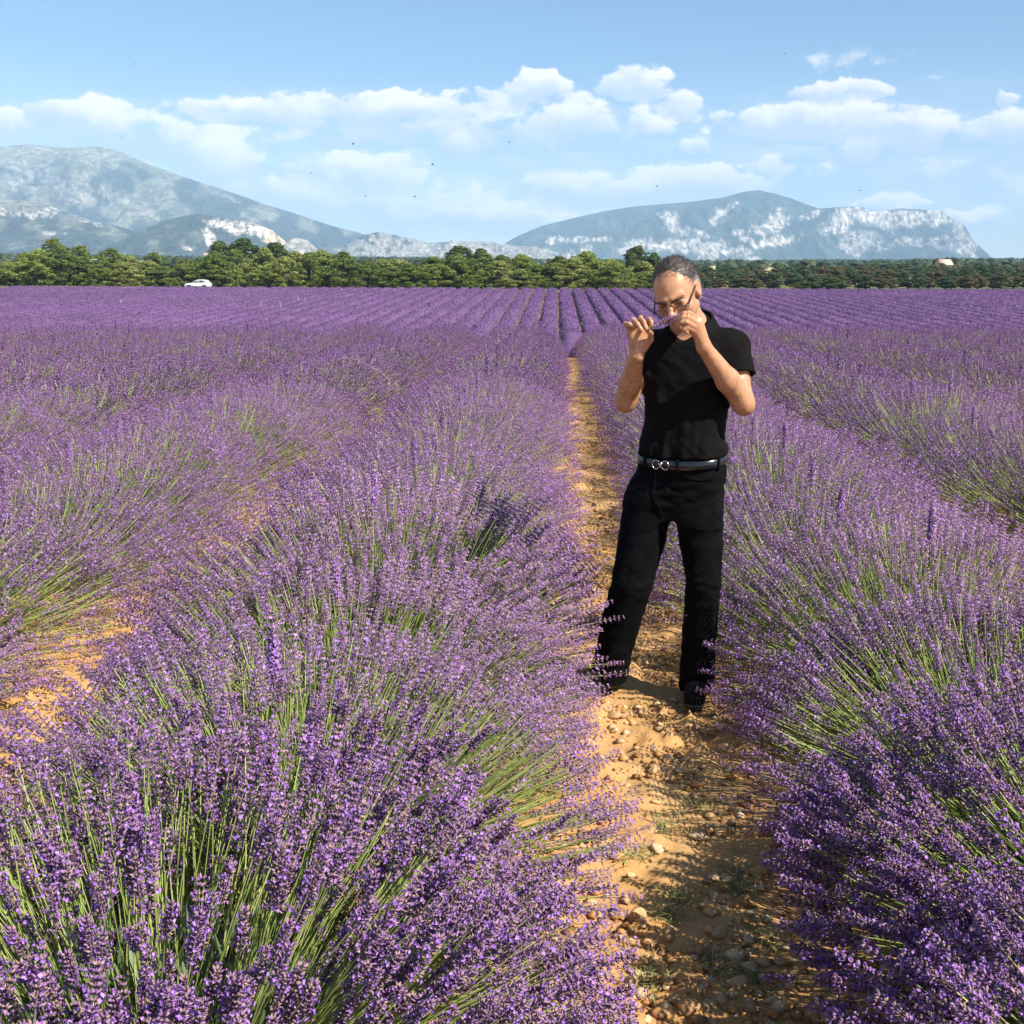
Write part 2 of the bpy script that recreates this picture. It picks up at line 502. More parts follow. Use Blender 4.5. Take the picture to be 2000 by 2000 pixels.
CLIFF = [(1440, 505), (1500, 470), (1560, 425), (1600, 408), (1640, 404), (1690, 404), (1703, 414), (1760, 407), (1835, 411), (1850, 422), (1880, 437), (1896, 462), (1905, 480), (1922, 498), (1945, 510), (1980, 516)]

def cliff_prof(t, X):
    a = np.interp(t, [0, .05, .09, .15, .19, .45, .55, 1.0], [1, .985, .66, .60, .58, .33, .17, 0])
    return a
mountain('far_mountain', '', LEFT, 7200, 2500, 1800, 95, 3, col_left, gully=.8, gscale=420)
mountain('wooded_hill', '', FRONT, 4700, 900, 700, 95, 5, col_fronthill, nx=260, ny=70, gully=.8, gscale=240)
mountain('quarry_hill', '', QUARRY, 4300, 600, 500, 92, 6, col_quarry, nx=240, ny=70, gully=.6, gscale=200)
mountain('rock_knob', '', KNOB, 4250, 250, 250, 90, 7, col_rocky, nx=90, ny=40, gully=1.0, gscale=90)
mountain('rocky_ridge', '', ROCKY, 6000, 700, 600, 100, 8, col_rocky, nx=260, ny=60, gully=1.2, gscale=170)
mountain('blue_mountain', '', RIGHT, 8800, 2300, 1700, 110, 9, col_right, nx=400, ny=90, gully=.9, gscale=380)
mountain('cliff_mountain', '', CLIFF, 7900, 1000, 900, 105, 10, col_cliff, nx=320, ny=90, gully=.7, prof=cliff_prof, gscale=200, tf=np.concatenate([np.linspace(0, .04, 5), np.linspace(.042, .2, 48), np.linspace(.205, 1, 44)]))

# ------------------------------------------------------------------ ground sheet
def axis(segs):
    out = [segs[0][0]]
    for a, b, h0, h1 in segs:
        x = a
        while x < b - 1e-6:
            f = (x - a) / (b - a)
            x = min(b, x + h0 * (1 - f) + h1 * f)
            out.append(x)
    return np.array(out)
gx = axis([(-7600, -400, 900, 60), (-400, -30, 60, 4), (-30, -3.0, 3, .1), (-3.0, -2.6, .1, .03), (-2.6, -1.4, .04, .04), (-1.4, -1.0, .05, .1), (-1.0, -.25, .1, .025), (-.25, 1.05, .024, .024), (1.05, 2.2, .03, .2), (2.2, 30, .3, 4), (30, 400, 4, 60), (400, 7600, 60, 900)])
gy = axis([(-300, -5, 60, .6), (-5, 1.6, .6, .03), (1.6, 6, .026, .030), (6, 14, .035, .11), (14, 40, .1, 1.0), (40, 230, 1.0, 3.0), (230, 1200, 6, 60), (1200, 11000, 80, 900)])
GX, GY = np.meshgrid(gx, gy)
GZ = terrain(GX, GY)
rowph = (GX - PATH_X) / ROW_S
fur = np.cos(rowph * 2 * math.pi)                       # 1 in the furrow, -1 under the row
nearw = smooth(40, 14, GY)
def soil(x, y):
    n1 = fbm(x / .42, y / .42, octaves=3, seed=71) - .5
    n2 = fbm(x / .09, y / .09, octaves=3, seed=72, gain=.6)
    n3 = vnoise(x / .045, y / .045, seed=74)
    cl = np.clip(n2 - .52, 0, 1) * smooth(.40, .62, vnoise(x / .5, y / .5, seed=73))
    n4 = vnoise(x / .11, y / .085, seed=75)
    return n1 * .030 + cl * .16 + np.clip(n4 - .60, 0, .3) * .07 + (n3 - .5) * .018
GZ = GZ + nearw * (soil(GX, GY) - .03 * fur)
V = np.stack([GX, GY, GZ], -1).reshape(-1, 3)
nxg = len(gx)
a = np.arange(len(gy) - 1)[:, None] * nxg + np.arange(nxg - 1)[None, :]
F = np.stack([a, a + 1, a + nxg + 1, a + nxg], -1).reshape(-1, 4)

def ground_mat():
    m, t, bs = mat_base('ochre_soil')
    geo = t.n('ShaderNodeNewGeometry')
    p = geo.outputs['Position']
    n1 = t.noise(p, 1.6, 5.0, .6)
    n2 = t.noise(p, 22.0, 5.0, .65)
    c = t.mix(t.rng(n1, .35, .68), (.48, .262, .096), (.55, .345, .150))
    c = t.mix(t.rng(n2, .45, .75, 0, .55), c, (.38, .195, .07))
    c = t.mix(t.rng(t.noise(p, 60.0, 3.0), .60, .72, 0, .6), c, (.56, .40, .22))
    sep = t.n('ShaderNodeSeparateXYZ'); t.put(sep.inputs[0], p)
    # far plain: patchwork of stubble, dry grass, lavender and dark scrub
    vor = t.n('ShaderNodeTexVoronoi', feature='F1'); vor.inputs['Scale'].default_value = .0042
    t.put(vor.inputs['Vector'], t.vmath('MULTIPLY', p, (1.0, .42, 0)))
    sc = t.n('ShaderNodeSeparateColor'); t.put(sc.inputs[0], vor.outputs['Color'])
    ramp = t.n('ShaderNodeValToRGB'); ramp.color_ramp.interpolation = 'CONSTANT'
    e = ramp.color_ramp.elements
    e[0].position = 0; e[0].color = (.055, .075, .03, 1)
    e[1].position = .34; e[1].color = (.50, .40, .20, 1)
    for pos, cc in ((.52, (.06, .085, .035)), (.66, (.42, .37, .18)), (.78, (.19, .12, .25)), (.85, (.08, .10, .04)), (.95, (.36, .28, .15))):
        x = e.new(pos); x.color = (*cc, 1)
    t.put(ramp.inputs[0], sc.outputs[0])
    far = t.rng(sep.outputs[1], 250, 330)
    c = t.mix(far, c, ramp.outputs[0])
    verge = t.math('MULTIPLY', t.rng(sep.outputs[1], 187.5, 189.5), t.rng(sep.outputs[1], 205, 194))
    c = t.mix(t.rng(sep.outputs[1], 187.5, 189.5), c, t.mix(far, (.10, .12, .045), c))
    c = t.mix(verge, c, (.36, .31, .15))
    t.put(bs.inputs['Base Color'], c)
    bs.inputs['Roughness'].default_value = .95
    bs.inputs['Specular IOR Level'].default_value = .15
    b = t.n('ShaderNodeBump'); b.inputs['Strength'].default_value = .55; b.inputs['Distance'].default_value = .012
    t.put(b.inputs['Height'], t.noise(p, 75.0, 7.0, .65))
    t.put(bs.inputs['Normal'], b.outputs[0])
    return m
M_SOIL = ground_mat()
ground = link('ground', new_mesh('ground', V, F, mat=M_SOIL, smooth=True))
tag(ground, kind='structure')
# ------------------------------------------------------------------ far slope: one object per lavender row
M_FIELD = tint_mat('far_lavender', rough=.85, translucent=.1, spec=.1)
frng = np.random.default_rng(31)
def far_row(k):
    x0 = PATH_X + ROW_S * (k + .5)
    ys = np.concatenate([np.arange(29.5, 92, 2.0), np.arange(92, FAR_END - 1.0, .55)])
    a = np.linspace(0, math.pi, 7)
    Yg, A = np.meshgrid(ys, a, indexing='ij')
    wob = .10 * (fbm(Yg / 6.0, A * 0 + k * 7.3, octaves=2, seed=5) - .5)
    wid = .90 + .10 * vnoise(Yg / 1.0, A * 0 + k * 3.1, seed=6)
    hh = .62 + .16 * vnoise(Yg / .95, A * 0 + k * 1.7, seed=7) + .05 * (frng.random(Yg.shape) - .5)
    X = x0 + wob - np.cos(A) * wid * (1 + .10 * (frng.random(A.shape) - .5))
    Z = terrain(x0, Yg) - .03 + np.sin(A) ** .75 * hh
    V = np.stack([X, Yg + (frng.random(A.shape) - .5) * .2, Z], -1).reshape(-1, 3)
    i = np.arange(len(ys) - 1)[:, None] * 7 + np.arange(6)[None]
    F = np.stack([i, i + 7, i + 8, i + 1], -1).reshape(-1, 4)
    n = frng.random(len(V))
    big = fbm(V[:, 0] / 7., V[:, 1] / 7., octaves=3, seed=8)
    C = np.array([.165, .092, .205])[None] * (.72 + .4 * n + .5 * (big - .5))[:, None]
    low = smooth(.45, .10, np.sin(A)).ravel()
    C = C * (1 - .7 * low[:, None]) + np.array([.12, .14, .06])[None] * .7 * low[:, None]
    # flower tufts standing proud of the row
    m = int(17 * (FAR_END - 95))
    yy = frng.uniform(95, FAR_END - 1, m); aa = np.arccos(np.clip(frng.uniform(-1, 1, m), -.98, .98))
    hx = -np.cos(aa) * .92; hz = np.sin(aa) ** .75 * .70
    B = np.stack([x0 + hx, yy, terrain(x0, yy) + hz], 1)
    D = np.stack([hx * .8, frng.normal(0, .25, m), .35 + hz], 1); D /= np.linalg.norm(D, axis=1, keepdims=True)
    S = np.stack([frng.normal(0, 1, m), frng.normal(0, .5, m), frng.normal(0, .3, m)], 1); S /= np.linalg.norm(S, axis=1, keepdims=True)
    w = frng.uniform(.03, .07, (m, 1)); h = frng.uniform(.10, .22, (m, 1))
    TV = np.stack([B - S * w, B + S * w, B + D * h], 1).reshape(-1, 3)
    TF = np.arange(3 * m).reshape(-1, 3) + len(V)
    TC = np.repeat(np.array([[.19, .104, .235]]) * frng.uniform(.65, 1.3, (m, 1)), 3, 0)
    return new_mesh('lavender_row', np.concatenate([V, TV]), [F, TF], col=np.concatenate([C, TC]), mat=M_FIELD)
for k in range(-44, 43):
    i = -k if k < 0 else k + 1
    side = 'left' if k < 0 else 'right'
    o = link('lavender_row', far_row(k))
    lab = f'first far lavender row {side} of the path line on the far slope' if i == 1 else f'purple lavender row on the far slope, {ORD[i]} {side} of the path line'
    tag(o, lab, 'lavender row', 'lavender rows on the far slope')

# ------------------------------------------------------------------ trees
M_LEAF = tint_mat('tree_leaves', rough=.6, translucent=.25, spec=.25)
M_BARK = simple_mat('bark', (.085, .065, .05), rough=.9, var=.3, scale=6.0)
trng = np.random.default_rng(41)

def tube_np(path, radii, sides=6):
    path = np.asarray(path, float); n = len(path)
    tang = np.gradient(path, axis=0)
    x, y, d = frame0(tang)
    a = np.arange(sides) * 2 * math.pi / sides
    V = path[:, None] + (x[:, None] * np.cos(a)[None, :, None] + y[:, None] * np.sin(a)[None, :, None]) * np.asarray(radii)[:, None, None]
    i = np.arange(n - 1)[:, None] * sides; s = np.arange(sides)[None]; s2 = (s + 1) % sides
    F = np.stack([i + s, i + s2, i + sides + s2, i + sides + s], -1).reshape(-1, 4)
    return V.reshape(-1, 3), F

def frame0(d):
    d = d / np.maximum(1e-9, np.linalg.norm(d, axis=1, keepdims=True))
    ref = np.where(np.abs(d[:, 2:3]) > .9, np.array([[1., 0, 0]]), np.array([[0, 0, 1.]]))
    x = np.cross(ref, d); x /= np.linalg.norm(x, axis=1, keepdims=True)
    return x, np.cross(d, x), d

def join(parts):
    Vs = []; Fs = []; off = 0
    for v, f in parts:
        Vs.append(v); Fs.append(np.asarray(f) + off); off += len(v)
    return np.concatenate(Vs), np.concatenate(Fs)

def tree_meshes(rng, w, low, tone, nl, leaf, tall=False):
    """unit tree: height 1; crown radius w/2; returns crown and trunk meshes (height 1 m, scaled when placed)"""
    lobes = []
    for i in range(nl):
        u = rng.uniform(0, 1)
        z = low + .07 + (1 - low - .17) * u
        prof = math.sin(math.pi * min(1, (.22 + .78 * u) if not tall else .12 + .88 * u)) ** .6
        r = w * .5 * prof * 1.08 * math.sqrt(rng.uniform(.05, 1))
        ph = rng.uniform(0, 6.28)
        lobes.append((r * math.cos(ph) * .8, r * math.sin(ph) * .8, z, rng.uniform(.05, .10)))
    lobes.append((rng.normal(0, .03), rng.normal(0, .03), .90, .10))
    V = []; C = []
    for (x, y, z, r) in lobes:
        m = int(130 * (r / .10) ** 2)
        d = rng.normal(0, 1, (m, 3)); d /= np.linalg.norm(d, axis=1, keepdims=True)
        d[:, 2] = np.where(d[:, 2] < -.5, -d[:, 2], d[:, 2])
        rad = r * rng.uniform(.62, 1.10, (m, 1))
        p = np.array([x, y, z]) + d * rad * [1.1, 1.1, .85]
        nrm = d + rng.normal(0, .55, (m, 3))
        a, b, _ = frame0(nrm)
        s = leaf * rng.uniform(.6, 1.3, (m, 1))
        V.append(np.stack([p - a * s, p - b * s * .6, p + a * s, p + b * s * .6], 1))
        lt = rng.uniform(.8, 1.2)
        C.append(np.repeat((np.array(tone)[None] * lt * rng.uniform(.65, 1.35, (m, 1))), 4, 0))
    V = np.concatenate(V).reshape(-1, 3); C = np.concatenate(C)
    keep = V[:, 2] > .0
    V[:, 2] = np.maximum(V[:, 2], .005)
    F = np.arange(len(V)).reshape(-1, 4)
    crown = new_mesh('crown', V, F, col=C, mat=M_LEAF)
    parts = [tube_np([(0, 0, -.03), (.01, 0, .25), (rng.normal(0, .02), rng.normal(0, .02), .6)], [.030, .022, .010])]
    for (x, y, z, r) in lobes[::2]:
        s = min(z * .5, .38)
        parts.append(tube_np([(0, 0, s), (x * .5, y * .5, (s + z) / 2 + .03), (x, y, z)], [.013, .008, .003], 4))
    tv, tf = join(parts)
    return crown, new_mesh('trunk', tv, tf, mat=M_BARK)

OAK = [tree_meshes(trng, .95, .02, t, 95, .021) for t in ((.20, .24, .055), (.13, .18, .04), (.26, .29, .08), (.165, .22, .045), (.22, .275, .06))]
DARK = [tree_meshes(trng, 1.0, .02, t, 110, .022) for t in ((.095, .14, .035), (.08, .125, .035))]
WOOD = [tree_meshes(trng, .75, .04, t, 60, .026, True) for t in ((.085, .13, .055), (.07, .11, .05), (.105, .14, .06), (.15, .13, .06))]
def place_tree(name, px, ytop, d, kind, wpx, label, cat, group):
    b = P(px, 560, d)
    z = float(terrain(b[0], d))
    topz = HC + (P(px, ytop, d)[2] - HC)
    h = topz - z
    root = empty(name, (b[0], d, z), trng.uniform(0, 6.28))
    ms = kind[trng.integers(0, len(kind))]
    wscale = (wpx / FPX * d) / .9
    root.scale = (wscale, wscale, h)
    for nm, me in zip(('crown', 'trunk'), ms):
        link(nm, me, parent=root)
    tag(root, label, cat, group)

TOPX = [-60, 0, 36, 62, 94, 123, 152, 188, 217, 253, 308, 344, 362, 413, 565, 616, 634, 700, 774, 825, 870, 950, 977, 1017, 1071, 1136, 1165, 1216, 1300]
TOPY = [505, 512, 508, 486, 475, 472, 483, 494, 495, 497, 498, 511, 508, 490, 490, 486, 493, 497, 508, 502, 498, 498, 498, 502, 506, 496, 499, 512, 515]
n = 0
for i, px in enumerate(np.arange(-35, 1300, 40)):
    px = px + trng.normal(0, 7); n += 1
    yt = np.interp(px, TOPX, TOPY) + abs(trng.normal(0, 12)) + 2
    place_tree('oak_tree', px, yt, trng.uniform(196, 201), OAK, trng.uniform(72, 100), f'olive green bushy oak, {ORD[n]} from the left in the front of the hedge', 'tree', 'oaks at the far edge of the field')
n = 0
for i, px in enumerate(np.arange(-50, 1300, 52)):
    px = px + trng.normal(0, 8); n += 1
    yt = np.interp(px, TOPX, TOPY) - 5 + trng.normal(0, 4)
    place_tree('oak_tree', px, yt, trng.uniform(205, 211), OAK, trng.uniform(75, 105), f'taller olive green oak, {ORD[n]} from the left in the back of the hedge', 'tree', 'oaks at the far edge of the field')
for px, yt, w, lab in ((433, 468, 88, 'dark green tree, left of three that rise above the hedge'), (480, 464, 112, 'tall dark green tree, middle of three rising above the hedge'), (538, 472, 84, 'dark green tree, right of three that rise above the hedge'),
                       (898, 478, 96, 'tall rounded tree rising above the middle of the hedge'), (940, 484, 76, 'rounded tree just right of the tallest mid-hedge tree'), (1243, 478, 84, 'tall dark green tree just left of the man\'s head'), (1275, 492, 50, 'dark green tree half hidden behind the man\'s head'),
                       (1136, 495, 40, 'small pointed dark tree above the right end of the hedge')):
    place_tree('dark_tree', px, yt, 214 + trng.uniform(0, 3), DARK, w, lab, 'tree', 'dark trees above the hedge')
n = 0
for row, (d, y0, st) in enumerate(((240, 538, 24), (275, 529, 25), (325, 521, 25), (385, 515, 25))):
    n = 0
    for px in np.arange(1285, 2050, st):
        px = px + trng.normal(0, 6); n += 1
        yt = y0 + trng.normal(0, 3.0)
        rl = ('front', 'second', 'third', 'last')[row]
        place_tree('wood_tree', px, yt, d + trng.uniform(-8, 8), WOOD, trng.uniform(40, 58), f'slim grey-green tree, {ORD[n]} from the left in the {rl} line of the wood', 'tree', 'trees of the wood on the right')
for px, yt, w, lab in ((1575, 549, 50, 'low dark green bush at the wood edge, left of a pair'), (1620, 541, 58, 'broad dark green bush at the wood edge, right of a pair')):
    place_tree('dark_bush', px, yt, 222, DARK, w * 1.2, lab, 'bush', 'dark bushes at the wood edge')

# ------------------------------------------------------------------ plain behind the trees
def hit(px, py):
    d = ray(px, py); d = d / d[1]
    ys = np.geomspace(220, 9000, 900)
    p = C_O[None] + d[None] * ys[:, None]
    f = p[:, 2] - terrain(p[:, 0], ys)
    j = np.where(f < 0)[0]
    return p[j[0]] if len(j) else p[-1]
def field_sheet(name, x0, x1, d0, d1, mat):
    xs = np.linspace(x0, x1, 14); ys = np.linspace(d0, d1, 10)
    X, Y = np.meshgrid(xs, ys)
    X = X + (Y - d0) * .12
    V = np.stack([X, Y, terrain(X, Y) + .6], -1).reshape(-1, 3)
    i = np.arange(9)[:, None] * 14 + np.arange(13)[None]
    o = link(name, new_mesh(name, V, np.stack([i, i + 1, i + 15, i + 14], -1).reshape(-1, 4), mat=mat))
    tag(o, kind='structure')
M_WHEAT = simple_mat('wheat_stubble', (.62, .50, .26), rough=.95, var=.15, scale=.02)
M_LAVF = simple_mat('lavender_plot', (.26, .16, .32), rough=.95, var=.2, scale=.03)
M_MEADOW = simple_mat('meadow', (.30, .31, .12), rough=.95, var=.2, scale=.02)
for nm, a, b, d0, d1, m in (('wheat_field', -30, 75, 900, 1500, M_WHEAT), ('lavender_plot', -60, 24, 1500, 1900, M_LAVF), ('wheat_field', -40, 60, 1950, 2500, M_WHEAT), ('wheat_field', 300, 430, 1200, 1700, M_WHEAT),
                            ('meadow', 330, 420, 700, 1100, M_MEADOW), ('wheat_field', 180, 240, 2400, 2900, M_WHEAT), ('wheat_field', 770, 830, 1500, 2100, M_WHEAT), ('wheat_field', 1850, 2100, 1300, 2600, M_WHEAT), ('wheat_field', 1380, 1420, 1200, 1500, M_WHEAT)):
    field_sheet(nm, (a - 1087) / FPX * d0, (b - 1087) / FPX * d0, d0, d1, m)
def woods():
    rng = np.random.default_rng(61)
    m = 4200
    d = rng.uniform(450, 3600, m) ** 1.0
    px = rng.uniform(-120, 2120, m)
    # open fields stay free
    dens = fbm(px / 130., d / 420., octaves=3, seed=91)
    keep = dens > .50
    d = d[keep]; px = px[keep]
    m = len(d)
    x = (px - 1087) / FPX * d
    w = rng.uniform(3.5, 8, m) * (1 + d / 2500); h = rng.uniform(3.5, 7.5, m)
    a = np.arange(6) * math.pi / 3
    rings = []
    for zz, rr in ((0, .7), (.45, 1.0), (.8, .65)):
        ph = rng.uniform(0, 6.28, (m, 1)) + a[None]
        r = rr * w[:, None] * rng.uniform(.7, 1.25, (m, 6)) * .5
        rings.append(np.stack([x[:, None] + r * np.cos(ph), d[:, None] + r * np.sin(ph), np.broadcast_to((terrain(x, d) + zz * h)[:, None], (m, 6)) + rng.normal(0, .25, (m, 6))], -1))
    top = np.stack([x, d, terrain(x, d) + h], -1)[:, None]
    V = np.concatenate(rings + [top], 1)
    F = []
    for r in range(2):
        for s in range(6):
            F.append([r * 6 + s, r * 6 + (s + 1) % 6, (r + 1) * 6 + (s + 1) % 6, (r + 1) * 6 + s])
    F4 = (np.array(F)[None] + (np.arange(m) * 19)[:, None, None]).reshape(-1, 4)
    F3 = (np.array([[12 + s, 12 + (s + 1) % 6, 18] for s in range(6)])[None] + (np.arange(m) * 19)[:, None, None]).reshape(-1, 3)
    C = np.repeat(np.array([[.055, .08, .03]]) * rng.uniform(.6, 1.4, (m, 1)), 19, 0)
    o = link('distant_woods', new_mesh('distant_woods', V.reshape(-1, 3), [F4, F3], col=C, mat=M_LEAF))
    tag(o, 'dark green scattered woods on the plain behind the hedge', 'woods', kind='stuff')
woods()

# dry grass along the verge
def verge_grass():
    rng = np.random.default_rng(63)
    m = 9000
    x = rng.uniform(-100, 95, m); y = rng.uniform(188.6, 193.5, m)
    x[:3500] = rng.uniform(-98, -70, 3500)
    B = np.stack([x, y, terrain(x, y)], 1)
    h = rng.uniform(.25, .6, m) * np.where(x < -70, 1.25, .75)
    w = rng.uniform(.03, .07, m)
    T = B + np.stack([rng.normal(0, .12, m), rng.normal(0, .1, m), h], 1)
    V = np.stack([B - np.stack([w, w * 0, w * 0], 1), B + np.stack([w, w * 0, w * 0], 1), T], 1).reshape(-1, 3)
    C = np.repeat(np.array([[.46, .40, .20], [.36, .36, .16], [.24, .28, .10]])[rng.integers(0, 3, m)] * rng.uniform(.7, 1.2, (m, 1)), 3, 0)
    o = link('dry_grass', new_mesh('dry_grass', V, np.arange(3 * m).reshape(-1, 3), col=C, mat=M_LEAF))
    tag(o, 'dry straw-coloured grass along the far field edge', 'grass', kind='stuff')
verge_grass()

# houses far off
def house(px, py, d, w, h, label):
    c = P(px, py, d); z = float(terrain(c[0], d))
    root = empty('farm_house', (c[0], d, z), .35)
    W, Dp, H = w, w * .7, h
    v = np.array([[sx * W / 2, sy * Dp / 2, zz] for zz in (0, H) for sx, sy in ((-1, -1), (1, -1), (1, 1), (-1, 1))] + [[-W / 2, 0, H * 1.35], [W / 2, 0, H * 1.35]], float)
    f4 = np.array([[0, 1, 5, 4], [1, 2, 6, 5], [2, 3, 7, 6], [3, 0, 4, 7]]); f3 = np.array([[4, 7, 8], [5, 9, 6]])
    link('wall', new_mesh('wall', v, [f4, f3], mat=M_PLASTER), root)
    e = .4
    rv = np.array([[-W / 2 - e, -Dp / 2 - e, H - .15], [W / 2 + e, -Dp / 2 - e, H - .15], [W / 2 + e, 0, H * 1.35 + .12], [-W / 2 - e, 0, H * 1.35 + .12], [W / 2 + e, Dp / 2 + e, H - .15], [-W / 2 - e, Dp / 2 + e, H - .15]])
    rv = np.concatenate([rv, rv + [0, 0, .2]])
    rf = np.array([[0, 1, 2, 3], [3, 2, 4, 5], [6, 9, 8, 7], [9, 11, 10, 8], [0, 6, 7, 1], [4, 10, 11, 5], [0, 3, 9, 6], [3, 5, 11, 9], [1, 7, 8, 2], [2, 8, 10, 4]])
    link('roof', new_mesh('roof', rv, rf, mat=M_TILE), root)
    for wx in (-.3, 0, .3):
        q = np.array([[wx * W - .5, -Dp / 2 - .03, H * .35], [wx * W + .5, -Dp / 2 - .03, H * .35], [wx * W + .5, -Dp / 2 - .03, H * .75], [wx * W - .5, -Dp / 2 - .03, H * .75]])
        q = np.concatenate([q, q + [0, .02, 0]])
        link('window', new_mesh('window', q, np.array([[0, 1, 2, 3], [4, 7, 6, 5], [0, 4, 5, 1], [1, 5, 6, 2], [2, 6, 7, 3], [3, 7, 4, 0]]), mat=M_DARKGLASS), root)
    tag(root, label, 'house', 'far farm houses')
M_PLASTER = simple_mat('plaster', (.70, .66, .58), rough=.9)
M_TILE = simple_mat('roof_tiles', (.55, .42, .32), rough=.9)
M_DARKGLASS = simple_mat('dark_glass', (.03, .04, .05), rough=.15, var=0)
house(408, 497, 1150, 11, 6.5, 'small pale house beyond the hedge, left of the tall dark trees')
house(1843, 527, 392, 4.2, 4.6, 'small pale house showing between trees of the right-hand wood')
# ------------------------------------------------------------------ lavender
M_LAV = tint_mat('lavender_flowers', rough=.75, translucent=.10, spec=.2)
M_STEM = tint_mat('lavender_stems', rough=.55, translucent=.18, spec=.35)

CALYX = np.array([[.208, .108, .234], [.238, .130, .245], [.300, .195, .235], [.160, .080, .205]])
FLORET = np.array([[.345, .18, .53], [.40, .225, .565], [.29, .14, .475]])

def frame(d):
    """orthonormal frames with z along d (n,3)"""
    d = d / np.linalg.norm(d, axis=1, keepdims=True)
    ref = np.where(np.abs(d[:, 2:3]) > .95, np.array([[1., 0, 0]]), np.array([[0, 0, 1.]]))
    x = np.cross(ref, d); x /= np.linalg.norm(x, axis=1, keepdims=True)
    y = np.cross(d, x)
    return x, y, d

def spike_template(rng, lod):
    """one flower head standing on the origin along +Z; returns verts, tris, colours"""
    L = rng.uniform(.062, .098)
    nw, nc, nf = {0: (8, 8, 3), 1: (6, 5, 2), 2: (5, 4, 1), 3: (4, 3, 1)}[lod]
    tone = rng.uniform(.82, 1.16)
    brown = rng.uniform(0, .8) * (1 if lod < 2 else .3 if lod == 2 else 0)
    V = []; F = []; C = []
    def add(v, f, c):
        o = len(V); V.extend(v); F.extend([(a + o, b + o, d + o) for a, b, d in f]); C.extend([c] * len(v))
    big = {0: 1.0, 1: 1.2, 2: 1.22, 3: 1.9}[lod]
    tone *= 1.26 if lod == 0 else 1.18 if lod == 1 else .88
    for w in range(nw):
        f = w / max(1, nw - 1)
        z = L * f
        if w == 0 and rng.random() < .5: z -= .014
        r = .0125 * (1 - .45 * f ** 1.6) * rng.uniform(.85, 1.15)
        ph0 = rng.uniform(0, 6.28)
        for c in range(nc):
            ph = ph0 + 6.283 * c / nc + rng.normal(0, .18)
            up = rng.uniform(.45, 1.25) + f * .5
            d = np.array([math.cos(ph), math.sin(ph), up]); d /= np.linalg.norm(d)
            x, y, _ = frame(d[None]); x = x[0]; y = y[0]
            ln = rng.uniform(.0085, .0125) * (1 if lod < 2 else 1.25)
            wd = rng.uniform(.0022, .0031) * big
            b = np.array([math.cos(ph) * r * .15, math.sin(ph) * r * .15, z])
            tip = b + d * (ln + r * .35)
            mid = b + d * (ln * .55 + r * .15)
            col = CALYX[rng.integers(0, 4)] * tone * rng.uniform(.75, 1.25)
            if rng.random() < brown * .5:
                col = np.array([.38, .265, .22]) * rng.uniform(.7, 1.2)
            ring = [mid + (x * math.cos(k * 2.094) + y * math.sin(k * 2.094)) * wd for k in range(3)]
            if lod == 0:
                add([b, *ring, tip], [(0, 2, 1), (0, 3, 2), (0, 1, 3), (1, 2, 4), (2, 3, 4), (3, 1, 4)], col)
            elif lod < 3:
                add([*ring, tip], [(0, 1, 3), (1, 2, 3), (2, 0, 3)], col)
            else:
                add([b - x * wd, b + x * wd, tip], [(0, 1, 2)], col * 1.05)
        for k in range(nf if rng.random() < .85 else 0):
            ph = rng.uniform(0, 6.28)
            d = np.array([math.cos(ph), math.sin(ph), rng.uniform(.2, .9)]); d /= np.linalg.norm(d)
            x, y, _ = frame(d[None]); x = x[0]; y = y[0]
            p = np.array([0, 0, z]) + d * (r * .35 + .0105)
            s = rng.uniform(.0030, .0046) * (1 if lod < 2 else 1.3)
            col = FLORET[rng.integers(0, 3)] * rng.uniform(.85, 1.2)
            if lod == 0:
                add([p - d * .003, p + x * s + d * .002, p + y * s + d * .002, p - x * s + d * .003, p - y * s + d * .001],
                    [(0, 1, 2), (0, 2, 3), (0, 3, 4), (0, 4, 1)], col)
            else:
                add([p - x * s, p + y * s, p + x * s, p - y * s], [(0, 2, 1), (0, 3, 2)], col)
    # core
    if lod < 2:
        k = .0024
        add([np.array([k, 0, -.02]), np.array([-k * .5, k * .87, -.02]), np.array([-k * .5, -k * .87, -.02]), np.array([0, 0, L])],
            [(0, 1, 3), (1, 2, 3), (2, 0, 3)], np.array([.16, .12, .13]))
    return np.array(V), np.array(F), np.array(C)

LRNG = np.random.default_rng(5)
TEMPL = {l: [spike_template(LRNG, l) for _ in range(n)] for l, n in ((0, 10), (1, 10), (2, 10), (3, 8))}
SPIKE_MESH = [new_mesh('flower_spike', v, f, col=c, mat=M_LAV) for v, f, c in TEMPL[0]]

